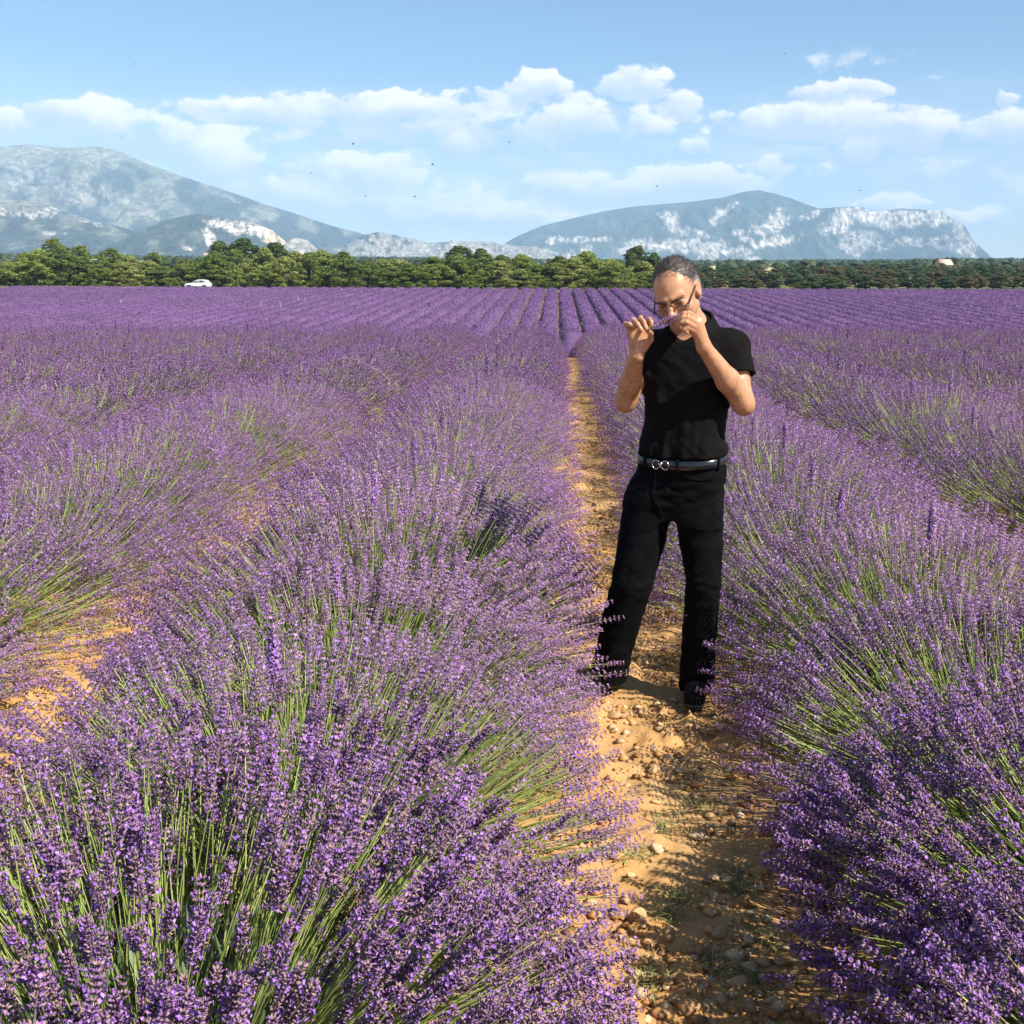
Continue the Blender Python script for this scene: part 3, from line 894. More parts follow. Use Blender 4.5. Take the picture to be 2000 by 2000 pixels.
AX, AY, HZ = .89, .72, .765
def bush_layout(rng, n):
    """tips, tip directions, roots of n stems growing in tufts"""
    nt = 120
    u = rng.uniform(-.06, 1, nt) ; ph = rng.uniform(0, 2 * math.pi, nt)
    k = rng.integers(0, nt, n)
    ct = np.clip(u[k] + rng.normal(0, .085, n), -.10, 1.0)
    # more of them on the flanks, where the surface is larger
    st = np.sqrt(1 - np.clip(ct, 0, 1) ** 2)
    p = ph[k] + rng.normal(0, .14, n) / np.maximum(.25, st)
    free = rng.random(n) < .35
    ct = np.where(free, rng.uniform(-.08, 1, n), ct); st = np.sqrt(1 - np.clip(ct, 0, 1) ** 2)
    p = np.where(free, rng.uniform(0, 2 * math.pi, n), p)
    tuft_r = rng.uniform(.90, 1.08, nt)[k]
    r = tuft_r * (1 - np.abs(rng.normal(0, .085, n))) * np.where(rng.random(n) < .18, rng.uniform(.70, .95, n), 1)
    sy = st * np.sin(p)
    T = np.stack([AX * st * np.cos(p), AY * np.sign(sy) * np.abs(sy) ** .8, .16 + (HZ - .16) * np.maximum(ct, -.12)], 1)
    R = np.stack([T[:, 0] * .26, T[:, 1] * .34, np.full(n, .10)], 1) + rng.normal(0, .035, (n, 3)) * [1, 1, .3]
    T = R + (T - R) * r[:, None]
    D = T - R; ln = np.linalg.norm(D, axis=1, keepdims=True); D = D / ln
    D = D + rng.normal(0, .10, (n, 3)); D[:, 2] += .12 * st
    D /= np.linalg.norm(D, axis=1, keepdims=True)
    # here and there the flower heads stand apart and the green stems show
    show = np.ones(n, bool)
    U = T - [0, 0, .1]; U = U / np.linalg.norm(U, axis=1, keepdims=True)
    for _ in range(rng.integers(1, 4)):
        a = rng.uniform(0, 6.28); e = rng.uniform(.05, .75)
        c = np.array([math.cos(a) * math.cos(e), math.sin(a) * math.cos(e), math.sin(e)])
        w = rng.uniform(.16, .34)
        bare = np.arccos(np.clip(U @ c, -1, 1)) < w * rng.uniform(.7, 1.2, n)
        show &= ~(bare & (rng.random(n) < .72))
    return T, D, R, show

def stems_mesh(rng, T, D, R, lod):
    n = len(T)
    ln = np.linalg.norm(T - R, axis=1, keepdims=True)
    Cn = T - D * ln * .5
    ts = (0.2, .65, 1.0) if lod == 0 else (.45, .75, 1.0) if lod == 1 else (.72, 1.0)
    rad = {0: .0016, 1: .0015, 2: .0022}[lod]
    P_ = [R * (1 - t) ** 2 + Cn * 2 * t * (1 - t) + T * t * t for t in ts]
    x, y, d = frame(T - R)
    sides = 3 if lod == 0 else 2
    rings = []
    ang = rng.uniform(0, 6.28, n)
    for p in P_:
        for s in range(sides):
            a = (ang + s * 2 * math.pi / sides)[:, None]
            rings.append(p + (x * np.cos(a) + y * np.sin(a)) * rad)
    V = np.stack(rings, 1)                     # n, rings*sides, 3
    m = V.shape[1]
    F = []
    for i in range(len(ts) - 1):
        for s in range(sides if sides > 2 else 1):
            s2 = (s + 1) % sides
            F.append([i * sides + s, i * sides + s2, (i + 1) * sides + s2, (i + 1) * sides + s])
    F = (np.array(F)[None] + (np.arange(n) * m)[:, None, None]).reshape(-1, 4)
    base = np.array([[.36, .45, .11], [.42, .50, .15], [.28, .39, .09], [.46, .50, .20]])[rng.integers(0, 4, n)] * rng.uniform(.75, 1.2, (n, 1))
    C = np.repeat(base[:, None, :], m, 1)
    return V.reshape(-1, 3), F, C.reshape(-1, 3)

def leaves_mesh(rng, n, big=1.0):
    """grey-green leaf mound inside the bush"""
    u = rng.uniform(0, 1, n); p = rng.uniform(0, 2 * math.pi, n); st = np.sqrt(1 - u * u)
    r = rng.uniform(.55, 1.0, n)
    B = np.stack([AX * .58 * st * np.cos(p) * r, AY * .72 * st * np.sin(p) * r, .05 + .40 * u * r], 1)
    D = B * [1, 1, .9] + rng.normal(0, .22, (n, 3)); D[:, 2] += .25
    x, y, d = frame(D)
    ln = rng.uniform(.05, .11, n)[:, None] * big; w = rng.uniform(.003, .006, n)[:, None] * big
    V = np.stack([B - x * w, B + x * w, B + d * ln * .6 + x * w * 1.1, B + d * ln, B + d * ln * .6 - x * w * 1.1], 1)
    i = np.arange(n)[:, None] * 5
    F4 = np.concatenate([i, i + 1, i + 2, i + 4], 1); F3 = np.concatenate([i + 4, i + 2, i + 3], 1)
    C = np.array([[.115, .165, .055], [.16, .21, .085], [.09, .14, .05]])[rng.integers(0, 3, n)] * rng.uniform(.7, 1.25, (n, 1))
    return V.reshape(-1, 3), [F4, F3], np.repeat(C, 5, 0)

def spikes_joined(rng, T, D, lod, idx=None):
    if not len(T): return np.zeros((0, 3)), np.zeros((0, 3), int), np.zeros((0, 3))
    Vs = []; Fs = []; Cs = []; off = 0
    k = rng.integers(0, len(TEMPL[lod]), len(T))
    x, y, d = frame(D)
    roll = rng.uniform(0, 6.28, len(T)); s = rng.uniform(.76, 1.14, len(T)) * (1.14 if lod == 3 else 1.0)
    tone = rng.uniform(.85, 1.15, len(T))
    for j, (v, f, c) in enumerate(TEMPL[lod]):
        sel = np.where(k == j)[0]
        if not len(sel): continue
        ca = np.cos(roll[sel])[:, None]; sa = np.sin(roll[sel])[:, None]
        xx = x[sel] * ca + y[sel] * sa; yy = -x[sel] * sa + y[sel] * ca
        vv = v[None] * s[sel][:, None, None]
        W = T[sel][:, None] + vv[..., 0:1] * xx[:, None] + vv[..., 1:2] * yy[:, None] + vv[..., 2:3] * d[sel][:, None]
        Vs.append(W.reshape(-1, 3)); Cs.append((c[None] * tone[sel][:, None, None]).reshape(-1, 3))
        Fs.append((f[None] + (np.arange(len(sel)) * len(v))[:, None, None]).reshape(-1, 3) + off)
        off += len(sel) * len(v)
    return np.concatenate(Vs), np.concatenate(Fs), np.concatenate(Cs)

NST = {0: 2000, 1: 1900, 2: 1900, 3: 1500}
def bush_set(lod, seed):
    rng = np.random.default_rng(seed)
    T, D, R, show = bush_layout(rng, NST[lod])
    q = slice(None) if lod == 1 else slice(None, None, 2)
    sv, sf, sc = stems_mesh(rng, T[q], D[q], R[q], {1: 0, 2: 1, 3: 2}[lod])
    lv, lf, lc = leaves_mesh(rng, {1: 1500, 2: 900, 3: 350}[lod], {1: 1.0, 2: 1.3, 3: 2.0}[lod])
    fv, ff, fc = spikes_joined(rng, T[show], D[show], lod)
    return (new_mesh('flower_spikes', fv, ff, col=fc, mat=M_LAV), new_mesh('stems', sv, sf, col=sc, mat=M_STEM),
            new_mesh('leaves', lv, lf, col=lc, mat=M_STEM))
LIB = {1: [bush_set(1, 100 + i) for i in range(2)], 2: [bush_set(2, 200 + i) for i in range(3)], 3: [bush_set(3, 300 + i) for i in range(4)]}

def row_phrase(k):
    side = 'left' if k < 0 else 'right'
    i = -k if k < 0 else k + 1
    return f'row just {side} of the path' if i == 1 else f'{ORD[i]} row {side} of the path'

def hero_bush(root, seed, M):
    """a bush near the camera: the flower spikes that show largest are parts of their own"""
    rng = np.random.default_rng(seed)
    T, D, R, show = bush_layout(rng, NST[0])
    W = T @ np.array(M.to_3x3()).T + np.array(M.translation)
    px, py = proj(W)
    dist = np.linalg.norm(W - C_O, axis=1)
    outer = np.linalg.norm(T - R, axis=1)
    inside = (px > -30) & (px < 2030) & (py > 0) & (py < 2080) & ((W - C_O) @ C_F > .2)
    score = np.where(inside & show, dist - .5 * outer, 99)
    order = np.argsort(score)[:300]
    order = order[score[order] < 90]
    rest = np.setdiff1d(np.where(show)[0], order)
    x, y, d = frame(D)
    for i in order:
        o = bpy.data.objects.new('flower_spike', SPIKE_MESH[rng.integers(0, len(SPIKE_MESH))])
        COL.objects.link(o); o.parent = root
        a = rng.uniform(0, 6.28); s = rng.uniform(.78, 1.14)
        xx = x[i] * math.cos(a) + y[i] * math.sin(a); yy = -x[i] * math.sin(a) + y[i] * math.cos(a)
        m = Matrix(((xx[0] * s, yy[0] * s, d[i][0] * s, T[i][0]), (xx[1] * s, yy[1] * s, d[i][1] * s, T[i][1]),
                    (xx[2] * s, yy[2] * s, d[i][2] * s, T[i][2]), (0, 0, 0, 1)))
        o.matrix_basis = m
    near = ((np.median(dist) - dist[rest]) > -.12) & inside[rest]
    fa = spikes_joined(rng, T[rest][near], D[rest][near], 1)
    fz = spikes_joined(rng, T[rest][~near], D[rest][~near], 2)
    fv = np.concatenate([fa[0], fz[0]]); ff = np.concatenate([fa[1], fz[1] + len(fa[0])]); fc = np.concatenate([fa[2], fz[2]])
    sv, sf, sc = stems_mesh(rng, T, D, R, 0)
    lv, lf, lc = leaves_mesh(rng, 1500)
    for nm, (v, f, c), mt in (('flower_spikes', (fv, ff, fc), M_LAV), ('stems', (sv, sf, sc), M_STEM), ('leaves', (lv, lf, lc), M_STEM)):
        o = link(nm, new_mesh(nm, v, f, col=c, mat=mt), parent=root)
        o['kind'] = 'stuff'

n_bush = 0; n_hero = 0
brng = np.random.default_rng(77)
for k in sorted(range(-7, 6), key=lambda q: abs(q + .5)):
    xr = PATH_X + ROW_S * (k + .5)
    yb = .55 + brng.uniform(0, .5)
    cnt = 0
    while yb < 31.0:
        x = xr + brng.normal(0, .03) + (.12 if k == 0 and yb < 4.3 else .06 if k == 0 else 0) + (.045 - .11 * min(1, max(0, yb - 3.0) / 1.5) if k == -1 else 0) - (.03 if k == -2 else 0); y = yb
        step = brng.uniform(.84, .98)
        # keep what the photograph (or a step to its side) can see
        px, py = proj(np.array([[x - 1.0, y + .3, .5], [x + 1.0, y + .3, .5], [x, y + .3, .85]]))
        vis = (px.max() > -60) and (px.min() < 2060) and (py.min() < 2300) and y > .3
        if vis:
            cnt += 1; n_bush += 1
            dist = math.hypot(x, y)
            root = empty('lavender_bush', (x, y, float(terrain(x, y))))
            root.rotation_euler = (0, 0, brng.normal(0, .12) + (math.pi if brng.random() < .5 else 0))
            sc = brng.uniform(.93, 1.07)
            root.scale = (sc * brng.uniform(.97, 1.05) * (1.07 if k in (-1, -2) else 1.03), sc, sc * brng.uniform(.94, 1.05))
            where = 'nearest the camera' if cnt == 1 else f'{ORD[cnt]} from the camera'
            tag(root, f'purple flowering lavender bush, {where} in the {row_phrase(k)}', 'lavender bush', 'lavender bushes in the near rows')
            if dist < 3.45:
                M = Matrix.LocRotScale(root.location, root.rotation_euler, root.scale)
                hero_bush(root, 900 + n_bush, M); n_hero += 1
            else:
                lod = 1 if dist < 5.2 else 2 if dist < 12 else 3
                ms = LIB[lod][brng.integers(0, len(LIB[lod]))]
                for nm, me in zip(('flower_spikes', 'stems', 'leaves'), ms):
                    o = link(nm, me, parent=root); o['kind'] = 'stuff'
        yb += step
# ------------------------------------------------------------------ stones, gravel and weeds on the path
M_STONE = tint_mat('path_stone', rough=.9, var=.25, scale=35.0, spec=.15)
srng = np.random.default_rng(91)
def stone_mesh(rng, n=0):
    # icosphere-like: subdivided octahedron, pushed about by noise
    V = [np.array(v, float) for v in ((1, 0, 0), (-1, 0, 0), (0, 1, 0), (0, -1, 0), (0, 0, 1), (0, 0, -1))]
    F = [(0, 2, 4), (2, 1, 4), (1, 3, 4), (3, 0, 4), (2, 0, 5), (1, 2, 5), (3, 1, 5), (0, 3, 5)]
    for _ in range(2):
        mid = {}; F2 = []
        def m(a, b):
            k = (min(a, b), max(a, b))
            if k not in mid:
                v = V[a] + V[b]; V.append(v / np.linalg.norm(v)); mid[k] = len(V) - 1
            return mid[k]
        for a, b, c in F:
            x, y, z = m(a, b), m(b, c), m(c, a)
            F2 += [(a, x, z), (x, b, y), (z, y, c), (x, y, z)]
        F = F2
    V = np.array(V)
    o = rng.uniform(0, 50)
    r = .72 + .55 * fbm(V[:, 0] * 1.1 + o, V[:, 1] * 1.1 + o, V[:, 2] * 1.1, octaves=3, seed=3)
    V = V * r[:, None]
    for _ in range(7):                                   # flat faces
        d = rng.normal(0, 1, 3); d /= np.linalg.norm(d)
        t = V @ d; V = V - np.maximum(t - rng.uniform(.50, .72), 0)[:, None] * d * .85
    col = np.array([[.46, .28, .13], [.52, .34, .17], [.42, .24, .11], [.54, .40, .24]])[rng.integers(0, 4)]
    return new_mesh('stone', V * [1, .85, .62], np.array(F), col=np.tile(col, (len(V), 1)), mat=M_STONE, smooth=False)
STONES = [stone_mesh(srng) for _ in range(9)]
def ground_z(x, y):
    x = np.asarray(x, float); y = np.asarray(y, float)
    return terrain(x, y) + smooth(40, 14, y) * (soil(x, y) - .03 * np.cos((x - PATH_X) / ROW_S * 2 * math.pi))
SPOTS = [(1260, 1379, 32), (1198, 1387, 34), (1238, 1395, 26), (1211, 1451, 24), (1265, 1609, 40), (1363, 1616, 40), (1407, 1612, 38), (1282, 1646, 32), (1225, 1629, 36), (1322, 1589, 28),
         (1245, 1781, 40), (1376, 1757, 24), (1386, 1777, 32), (1407, 1811, 38), (1346, 1838, 34), (1306, 1797, 28), (1265, 1821, 26), (1346, 1959, 46), (1588, 1979, 44), (1578, 1861, 52), (1444, 1902, 38),
         (1514, 1935, 34), (1380, 1515, 28), (1282, 1552, 26), (1514, 1780, 34), (1155, 1145, 26), (1140, 1010, 24), (1175, 1190, 20), (1130, 950, 22), (1238, 1270, 22), (1270, 1310, 30), (1290, 1350, 22),
         (1300, 1240, 18), (1262, 1230, 16), (1165, 1090, 18), (1390, 1700, 22), (1230, 1700, 18), (1330, 1690, 18), (1300, 1480, 20), (1345, 1440, 20), (1255, 1500, 16), (1460, 1985, 26), (340, 1205, 34), (60, 1385, 30), (672, 915, 22), (1290, 1900, 22), (1240, 1900, 20)]
pts = []
for px, py, w in SPOTS:
    g = G(px, py, 0.0)
    pts.append((g[1], g[0], w / FPX * np.linalg.norm(g - C_O)))
pts.sort()
for i, (y, x, w) in enumerate(pts):
    o = link('stone', STONES[srng.integers(0, len(STONES))])
    r = w * .5
    o.scale = (r * srng.uniform(.9, 1.25), r * srng.uniform(.85, 1.1), r * srng.uniform(.8, 1.15))
    o.rotation_euler = (srng.normal(0, .2), srng.normal(0, .2), srng.uniform(0, 6.28))
    o.location = (x, y, float(ground_z(x, y)) + r * .08)
    where = 'left of the near row' if x < -1 else 'on the orange dirt path'
    size = 'large' if w > .05 else 'small'
    tag(o, f'{size} tan stone {where}, {ORD[i + 1]} nearest the camera' if i else f'{size} tan stone {where}, nearest the camera', 'stone', 'loose stones on the path')
def gravel():
    rng = np.random.default_rng(95)
    base = stone_mesh(rng)
    bv = np.array([v.co for v in base.vertices]); bp = np.array([p.vertices[:] for p in base.polygons])
    # a coarser clod: use the plain octahedron with noise
    O = np.array([[1, 0, 0], [-1, 0, 0], [0, 1, 0], [0, -1, 0], [0, 0, 1], [0, 0, -1], [.6, .6, .5], [-.6, .6, .5], [-.6, -.6, .5], [.6, -.6, .5]], float)
    T = np.array([[0, 6, 9], [6, 2, 7], [7, 1, 8], [8, 3, 9], [6, 7, 4], [7, 8, 4], [8, 9, 4], [9, 6, 4], [0, 2, 6], [2, 1, 7], [1, 3, 8], [3, 0, 9], [0, 5, 2], [2, 5, 1], [1, 5, 3], [3, 5, 0]])
    m = 11000
    y = 2.0 + 13 * rng.random(m) ** 1.7
    k = rng.random(m)
    x = np.where(k < .75, PATH_X + rng.normal(.12, .26, m), PATH_X - ROW_S + rng.normal(-.05, .22, m))
    cl = fbm(x / .35, y / .35, octaves=2, seed=77)
    keep = cl > .40
    x = x[keep]; y = y[keep]; m = len(x)
    r = .0045 + .019 * rng.random(m) ** 3.0
    ang = rng.uniform(0, 6.28, m)
    B = O[None] * rng.uniform(.6, 1.3, (m, 10, 1)) * r[:, None, None] * [1.2, 1, .7]
    ca, sa = np.cos(ang)[:, None], np.sin(ang)[:, None]
    X = B[..., 0] * ca - B[..., 1] * sa + x[:, None]; Y = B[..., 0] * sa + B[..., 1] * ca + y[:, None]
    Z = B[..., 2] + (ground_z(x, y) + r * .15)[:, None]
    V = np.stack([X, Y, Z], -1).reshape(-1, 3)
    F = (T[None] + (np.arange(m) * 10)[:, None, None]).reshape(-1, 3)
    C = np.repeat(np.array([[.44, .24, .095], [.50, .32, .16], [.38, .20, .08], [.54, .40, .24]])[rng.integers(0, 4, m)] * rng.uniform(.8, 1.15, (m, 1)), 10, 0)
    o = link('gravel', new_mesh('gravel', V, F, col=C, mat=M_STONE))
    tag(o, 'small clods and gravel strewn along the orange path', 'gravel', kind='stuff')
gravel()

M_WEED = tint_mat('weed', rough=.7, translucent=.2, spec=.2)
def blades(rng, n, spread, h, col, flat=.5, w=.002):
    B = np.stack([rng.normal(0, spread, n), rng.normal(0, spread, n), np.zeros(n)], 1)
    a = rng.uniform(0, 6.28, n); ln = h * rng.uniform(.5, 1.15, n)
    d = np.stack([np.cos(a) * flat, np.sin(a) * flat, np.ones(n) * rng.uniform(.3, 1.0, n)], 1); d /= np.linalg.norm(d, axis=1, keepdims=True)
    M1 = B + d * ln[:, None] * .55; M2 = B + d * ln[:, None] + np.stack([np.cos(a), np.sin(a), -np.ones(n) * .6], 1) * ln[:, None] * .22 * flat
    s = np.stack([-np.sin(a), np.cos(a), np.zeros(n)], 1) * w
    V = np.stack([B - s, B + s, M1 + s, M1 - s, M2], 1)
    i = np.arange(n)[:, None] * 5
    C = np.repeat(np.array(col)[rng.integers(0, len(col), n)] * rng.uniform(.7, 1.25, (n, 1)), 5, 0)
    return V.reshape(-1, 3), [np.concatenate([i, i + 1, i + 2, i + 3], 1), np.concatenate([i + 3, i + 2, i + 4], 1)], C
wr = np.random.default_rng(97)
WSPOT = [(1250, 1650), (1215, 1668), (1325, 1740), (1310, 1770), (1430, 1690), (1440, 1725), (1390, 1845), (1405, 1870), (1275, 1900), (1480, 1830), (1300, 1600), (1370, 1560), (1120, 990), (1115, 905), (1135, 955), (1480, 1895), (1255, 1870)]
wp = sorted([(G(px, py)[1], G(px, py)[0]) for px, py in WSPOT])
for i, (y, x) in enumerate(wp):
    v, f, c = blades(wr, 60, .024, .055, [[.30, .30, .11], [.42, .36, .18], [.20, .25, .08]], 1.0, .0016)
    o = link('weed', new_mesh('weed', v, f, col=c, mat=M_WEED), loc=(x, y, float(ground_z(x, y)) - .003))
    tag(o, f'low dry green weed on the orange path, {ORD[i + 1]} nearest the camera' if i else 'low dry green weed on the orange path, nearest the camera', 'weed', 'weeds on the path')

# taller weeds among the lavender
def stalk(name, px, py, d, h, col, label, n=26, lean=.0, top=None):
    p = P(px, py, d)
    z = float(terrain(p[0], d))
    base = np.array([p[0], d, z])
    topz = top if top is not None else p[2] - z + h * .5
    root = empty(name, base)
    path = np.array([[0, 0, 0], [lean * .3, 0, topz * .5], [lean, 0, topz]])
    v, f = tube_np(path, [.008 * d / 25 + .003, .006 * d / 25 + .002, .002], 5)
    link('stem', new_mesh('stem', v, f, col=np.tile([col], (len(v), 1)), mat=M_WEED), root)
    rr = np.random.default_rng(int(px))
    t = rr.uniform(.55, 1.0, n)
    B = np.stack([np.interp(t, [0, .5, 1], path[:, 0]), np.zeros(n), t * topz], 1)
    a = rr.uniform(0, 6.28, n)
    D = np.stack([np.cos(a), np.sin(a), rr.uniform(.3, 1.2, n)], 1); D /= np.linalg.norm(D, axis=1, keepdims=True)
    ln = h * rr.uniform(.15, .35, n)[:, None]; w = ln * .16
    s, _, _ = frame(D)
    V = np.stack([B, B + D * ln * .5 - s * w, B + D * ln, B + D * ln * .5 + s * w], 1).reshape(-1, 3)
    link('leaves', new_mesh('leaves', V, np.arange(len(V)).reshape(-1, 4), col=np.tile([col], (len(V), 1)) * rr.uniform(.8, 1.2, (len(V), 1)), mat=M_WEED), root)
    tag(root, label, 'weed', 'tall weeds among the lavender')
stalk('tall_weed', 448, 650, 25.5, .34, np.array([.22, .32, .12]), 'tall green weed standing above the lavender on the left', 30)
PALE = np.array([.62, .55, .42])
for i, (px, py) in enumerate([(238, 611), (510, 612), (549, 617), (583, 606), (596, 604), (668, 579), (694, 577), (706, 580), (771, 577)]):
    d = float(np.interp(py, [565, 640], [184, 106]))
    stalk('dry_weed', px, py, d, .8, PALE, f'pale dry weed in the far lavender, {ORD[i + 1]} from the left', 30, top=1.02)
stalk('dark_weed', 838, 612, 132, .9, np.array([.10, .13, .07]), 'dark green weed in the far lavender left of the path line', 30, top=1.05)
# a bent dry grass stalk
pp = np.array([P(676, 699, 11.0), P(700, 703, 10.6), P(728, 718, 10.2), P(750, 732, 9.9), P(764, 747, 9.7)])
root = empty('dry_stalk', pp[0])
v, f = tube_np(pp - pp[0], [.002] * 5, 5)
link('stem', new_mesh('stem', v, f, col=np.tile([PALE], (len(v), 1)), mat=M_WEED), root)
rr = np.random.default_rng(2); B = np.repeat(pp - pp[0], 8, 0) + rr.normal(0, .02, (40, 3)); D = rr.normal(0, 1, (40, 3)); D /= np.linalg.norm(D, axis=1, keepdims=True)
s, _, _ = frame(D)
V = np.stack([B - s * .003, B + s * .003, B + D * .03], 1).reshape(-1, 3)
link('husks', new_mesh('husks', V, np.arange(120).reshape(-1, 3), col=np.tile([PALE], (120, 1)), mat=M_WEED), root)
tag(root, 'arched pale dry grass stalk bent over the lavender on the left', 'grass stalk')

# ------------------------------------------------------------------ white car on the far edge
M_PAINT = simple_mat('white_car_paint', (.80, .80, .79), rough=.25, var=.02, spec=.6)
M_GLASSC = simple_mat('car_glass', (.05, .07, .08), rough=.08, var=0)
M_TYRE = simple_mat('tyre_rubber', (.02, .02, .02), rough=.9)
M_RIM = simple_mat('alloy_rim', (.55, .55, .56), rough=.35, metallic=.8)
M_LAMP = simple_mat('lamp_glass', (.75, .75, .72), rough=.1)
M_TAIL = simple_mat('tail_lamp', (.45, .02, .02), rough=.2)
M_PLAST = simple_mat('black_plastic', (.03, .03, .03), rough=.7)
def car():
    cpx = 387
    c = P(cpx, 556, 191.2)
    z = float(terrain(c[0], 191.2)) + .16
    root = empty('parked_car', (c[0], 191.2, z))
    # x: nose at -2.15, tail at +2.15; side profile of the lower body and the cabin
    low = [(-2.15, .42), (-2.17, .62), (-2.10, .82), (-1.95, .90), (-1.30, 1.00), (-.85, 1.05), (1.70, 1.08), (2.02, 1.04), (2.15, .90), (2.18, .62), (2.12, .40), (1.90, .32), (-1.95, .30)]
    cab = [(-.98, 1.03), (-.45, 1.34), (-.02, 1.54), (.35, 1.60), (1.05, 1.60), (1.55, 1.54), (1.80, 1.36), (1.98, 1.06)]
    def extrude(poly, halfw, inset):
        n = len(poly); rows = []
        for yy, sc_ in ((-halfw, 0), (-halfw + .10, 1), (halfw - .10, 1), (halfw, 0)):
            rows.append([(x * (1 - (.025 if sc_ == 0 else 0)), yy * (1 - inset(z_)), z_ + (.0 if sc_ else (-.02 if z_ > .8 else .02))) for x, z_ in poly])
        V = np.array(rows).reshape(-1, 3)
        F4 = np.array([[r * n + i, r * n + (i + 1) % n, (r + 1) * n + (i + 1) % n, (r + 1) * n + i] for r in range(3) for i in range(n)])
        caps = np.array([list(range(n))[::-1], list(range(3 * n, 4 * n))])
        return V, [F4, caps]
    body = link('body', new_mesh('body', *extrude(low, .91, lambda z_: .0), mat=M_PAINT, smooth=False), root)
    link('cabin', new_mesh('cabin', *extrude(cab, .90, lambda z_: .22 * max(0, (z_ - 1.0)) / .6), mat=M_PAINT, smooth=False), root)
    def panel(name, poly, mat, y=-1, par=root, th=.02, off=.012):
        n = len(poly)
        def yy(z_): return y * ((.90 * (1 - .22 * max(0, (z_ - 1.0)) / .6)) + off)
        A = [(x, yy(z_), z_) for x, z_ in poly]; B = [(x, yy(z_) - y * th, z_) for x, z_ in poly]
        F4 = np.array([[i, (i + 1) % n, n + (i + 1) % n, n + i] for i in range(n)])
        return link(name, new_mesh(name, np.array(A + B), [F4, np.array([list(range(n))[::-1], list(range(n, 2 * n))])], mat=mat), par)
    for y in (-1, 1):
        panel('window', [(-.62, 1.10), (-.20, 1.36), (.20, 1.48), (.42, 1.49), (.42, 1.10)], M_GLASSC, y)
        panel('window', [(.50, 1.10), (.50, 1.49), (1.02, 1.48), (1.28, 1.40), (1.28, 1.10)], M_GLASSC, y)
        panel('window', [(1.34, 1.12), (1.34, 1.38), (1.52, 1.32), (1.60, 1.12)], M_GLASSC, y)
        panel('door_handle', [(.22, .97), (.40, .97), (.40, 1.0), (.22, 1.0)], M_PAINT, y, body, .03, .035)
        panel('sill', [(-1.0, .30), (1.05, .30), (1.05, .42), (-1.0, .42)], M_PLAST, y, body, .03, .02)
    for wx in (-1.32, 1.32):
        for y in (-1, 1):
            a = np.linspace(0, 2 * math.pi, 21)[:-1]
            prof_ = [(.20, -.11), (.33, -.11), (.345, -.07), (.345, .07), (.33, .11), (.20, .11)]
            V = np.array([[wx + r * math.cos(t), y * .83 + w_, .345 + r * math.sin(t)] for t in a for r, w_ in prof_])
            F4 = np.array([[i * 6 + s, i * 6 + (s + 1) % 6, ((i + 1) % 20) * 6 + (s + 1) % 6, ((i + 1) % 20) * 6 + s] for i in range(20) for s in range(6)])
            wh = link('wheel', new_mesh('wheel', V, F4, mat=M_TYRE, smooth=False), root)
            V = [[wx, y * .90, .345]]; F3 = []
            for k in range(10):
                t = k * math.pi / 5
                for dt, r in ((-.16, .05), (-.13, .21), (.13, .21), (.16, .05)):
                    V.append([wx + r * math.cos(t + dt), y * .925, .345 + r * math.sin(t + dt)])
                b = 1 + k * 4; F3 += [[b, b + 1, b + 2], [b, b + 2, b + 3], [0, b, b + 3]]
            link('rim', new_mesh('rim', np.array(V), np.array(F3), mat=M_RIM), wh)
            # dark arch
            arc = np.linspace(0, math.pi, 13)
            V = np.array([[wx + r * math.cos(t), y * (.918 + d_), .36 + r * math.sin(t)] for t in arc for r, d_ in ((.36, 0), (.43, 0), (.43, -.03), (.36, -.03))])
            F4 = np.array([[i * 4 + s, i * 4 + (s + 1) % 4, (i + 1) * 4 + (s + 1) % 4, (i + 1) * 4 + s] for i in range(12) for s in range(4)])
            link('wheel_arch', new_mesh('wheel_arch', V, F4, mat=M_PLAST), root)
    for y in (-1, 1):
        panel('headlight', [(-2.14, .70), (-1.80, .78), (-1.82, .88), (-2.08, .82)], M_LAMP, y, body, .03, .02)
        panel('tail_light', [(1.95, .80), (2.14, .80), (2.12, .96), (1.90, 1.0)], M_TAIL, y, body, .03, .02)
    tag(root, 'white hatchback SUV parked before the hedge at the far field edge', 'car')
car()

# ------------------------------------------------------------------ bees in the air
M_BEE = simple_mat('bee_body', (.09, .06, .04), rough=.6, var=.4, scale=400)
M_WING = simple_mat('bee_wing', (.16, .15, .14), rough=.3, var=0)
def bee_meshes():
    zs = np.array([-.0075, -.006, -.003, 0.0, .0012, .003, .0048, .0056, .0068, .0078]); rs = np.array([.0003, .0018, .0026, .0021, .0012, .0024, .0022, .0010, .0016, .0003])
    v, f = tube_np(np.stack([zs, zs * 0, np.abs(zs) * -.12], 1), rs, 8)
    w = []
    for s in (-1, 1):
        w += [[.002, s * .001, .002], [.003, s * .006, .0045], [-.001, s * .010, .005], [-.0035, s * .007, .004], [-.001, s * .002, .002]]
    w = np.array(w); w2 = np.concatenate([w, w - [0, 0, .0002]])
    F = [np.array([[0, 1, 2, 3, 4], [5, 9, 8, 7, 6], [10, 14, 13, 12, 11], [15, 16, 17, 18, 19]])]
    return new_mesh('bee_body', v, f, mat=M_BEE), new_mesh('wings', w2, F, mat=M_WING)
bm_, wm_ = bee_meshes()
br = np.random.default_rng(8)
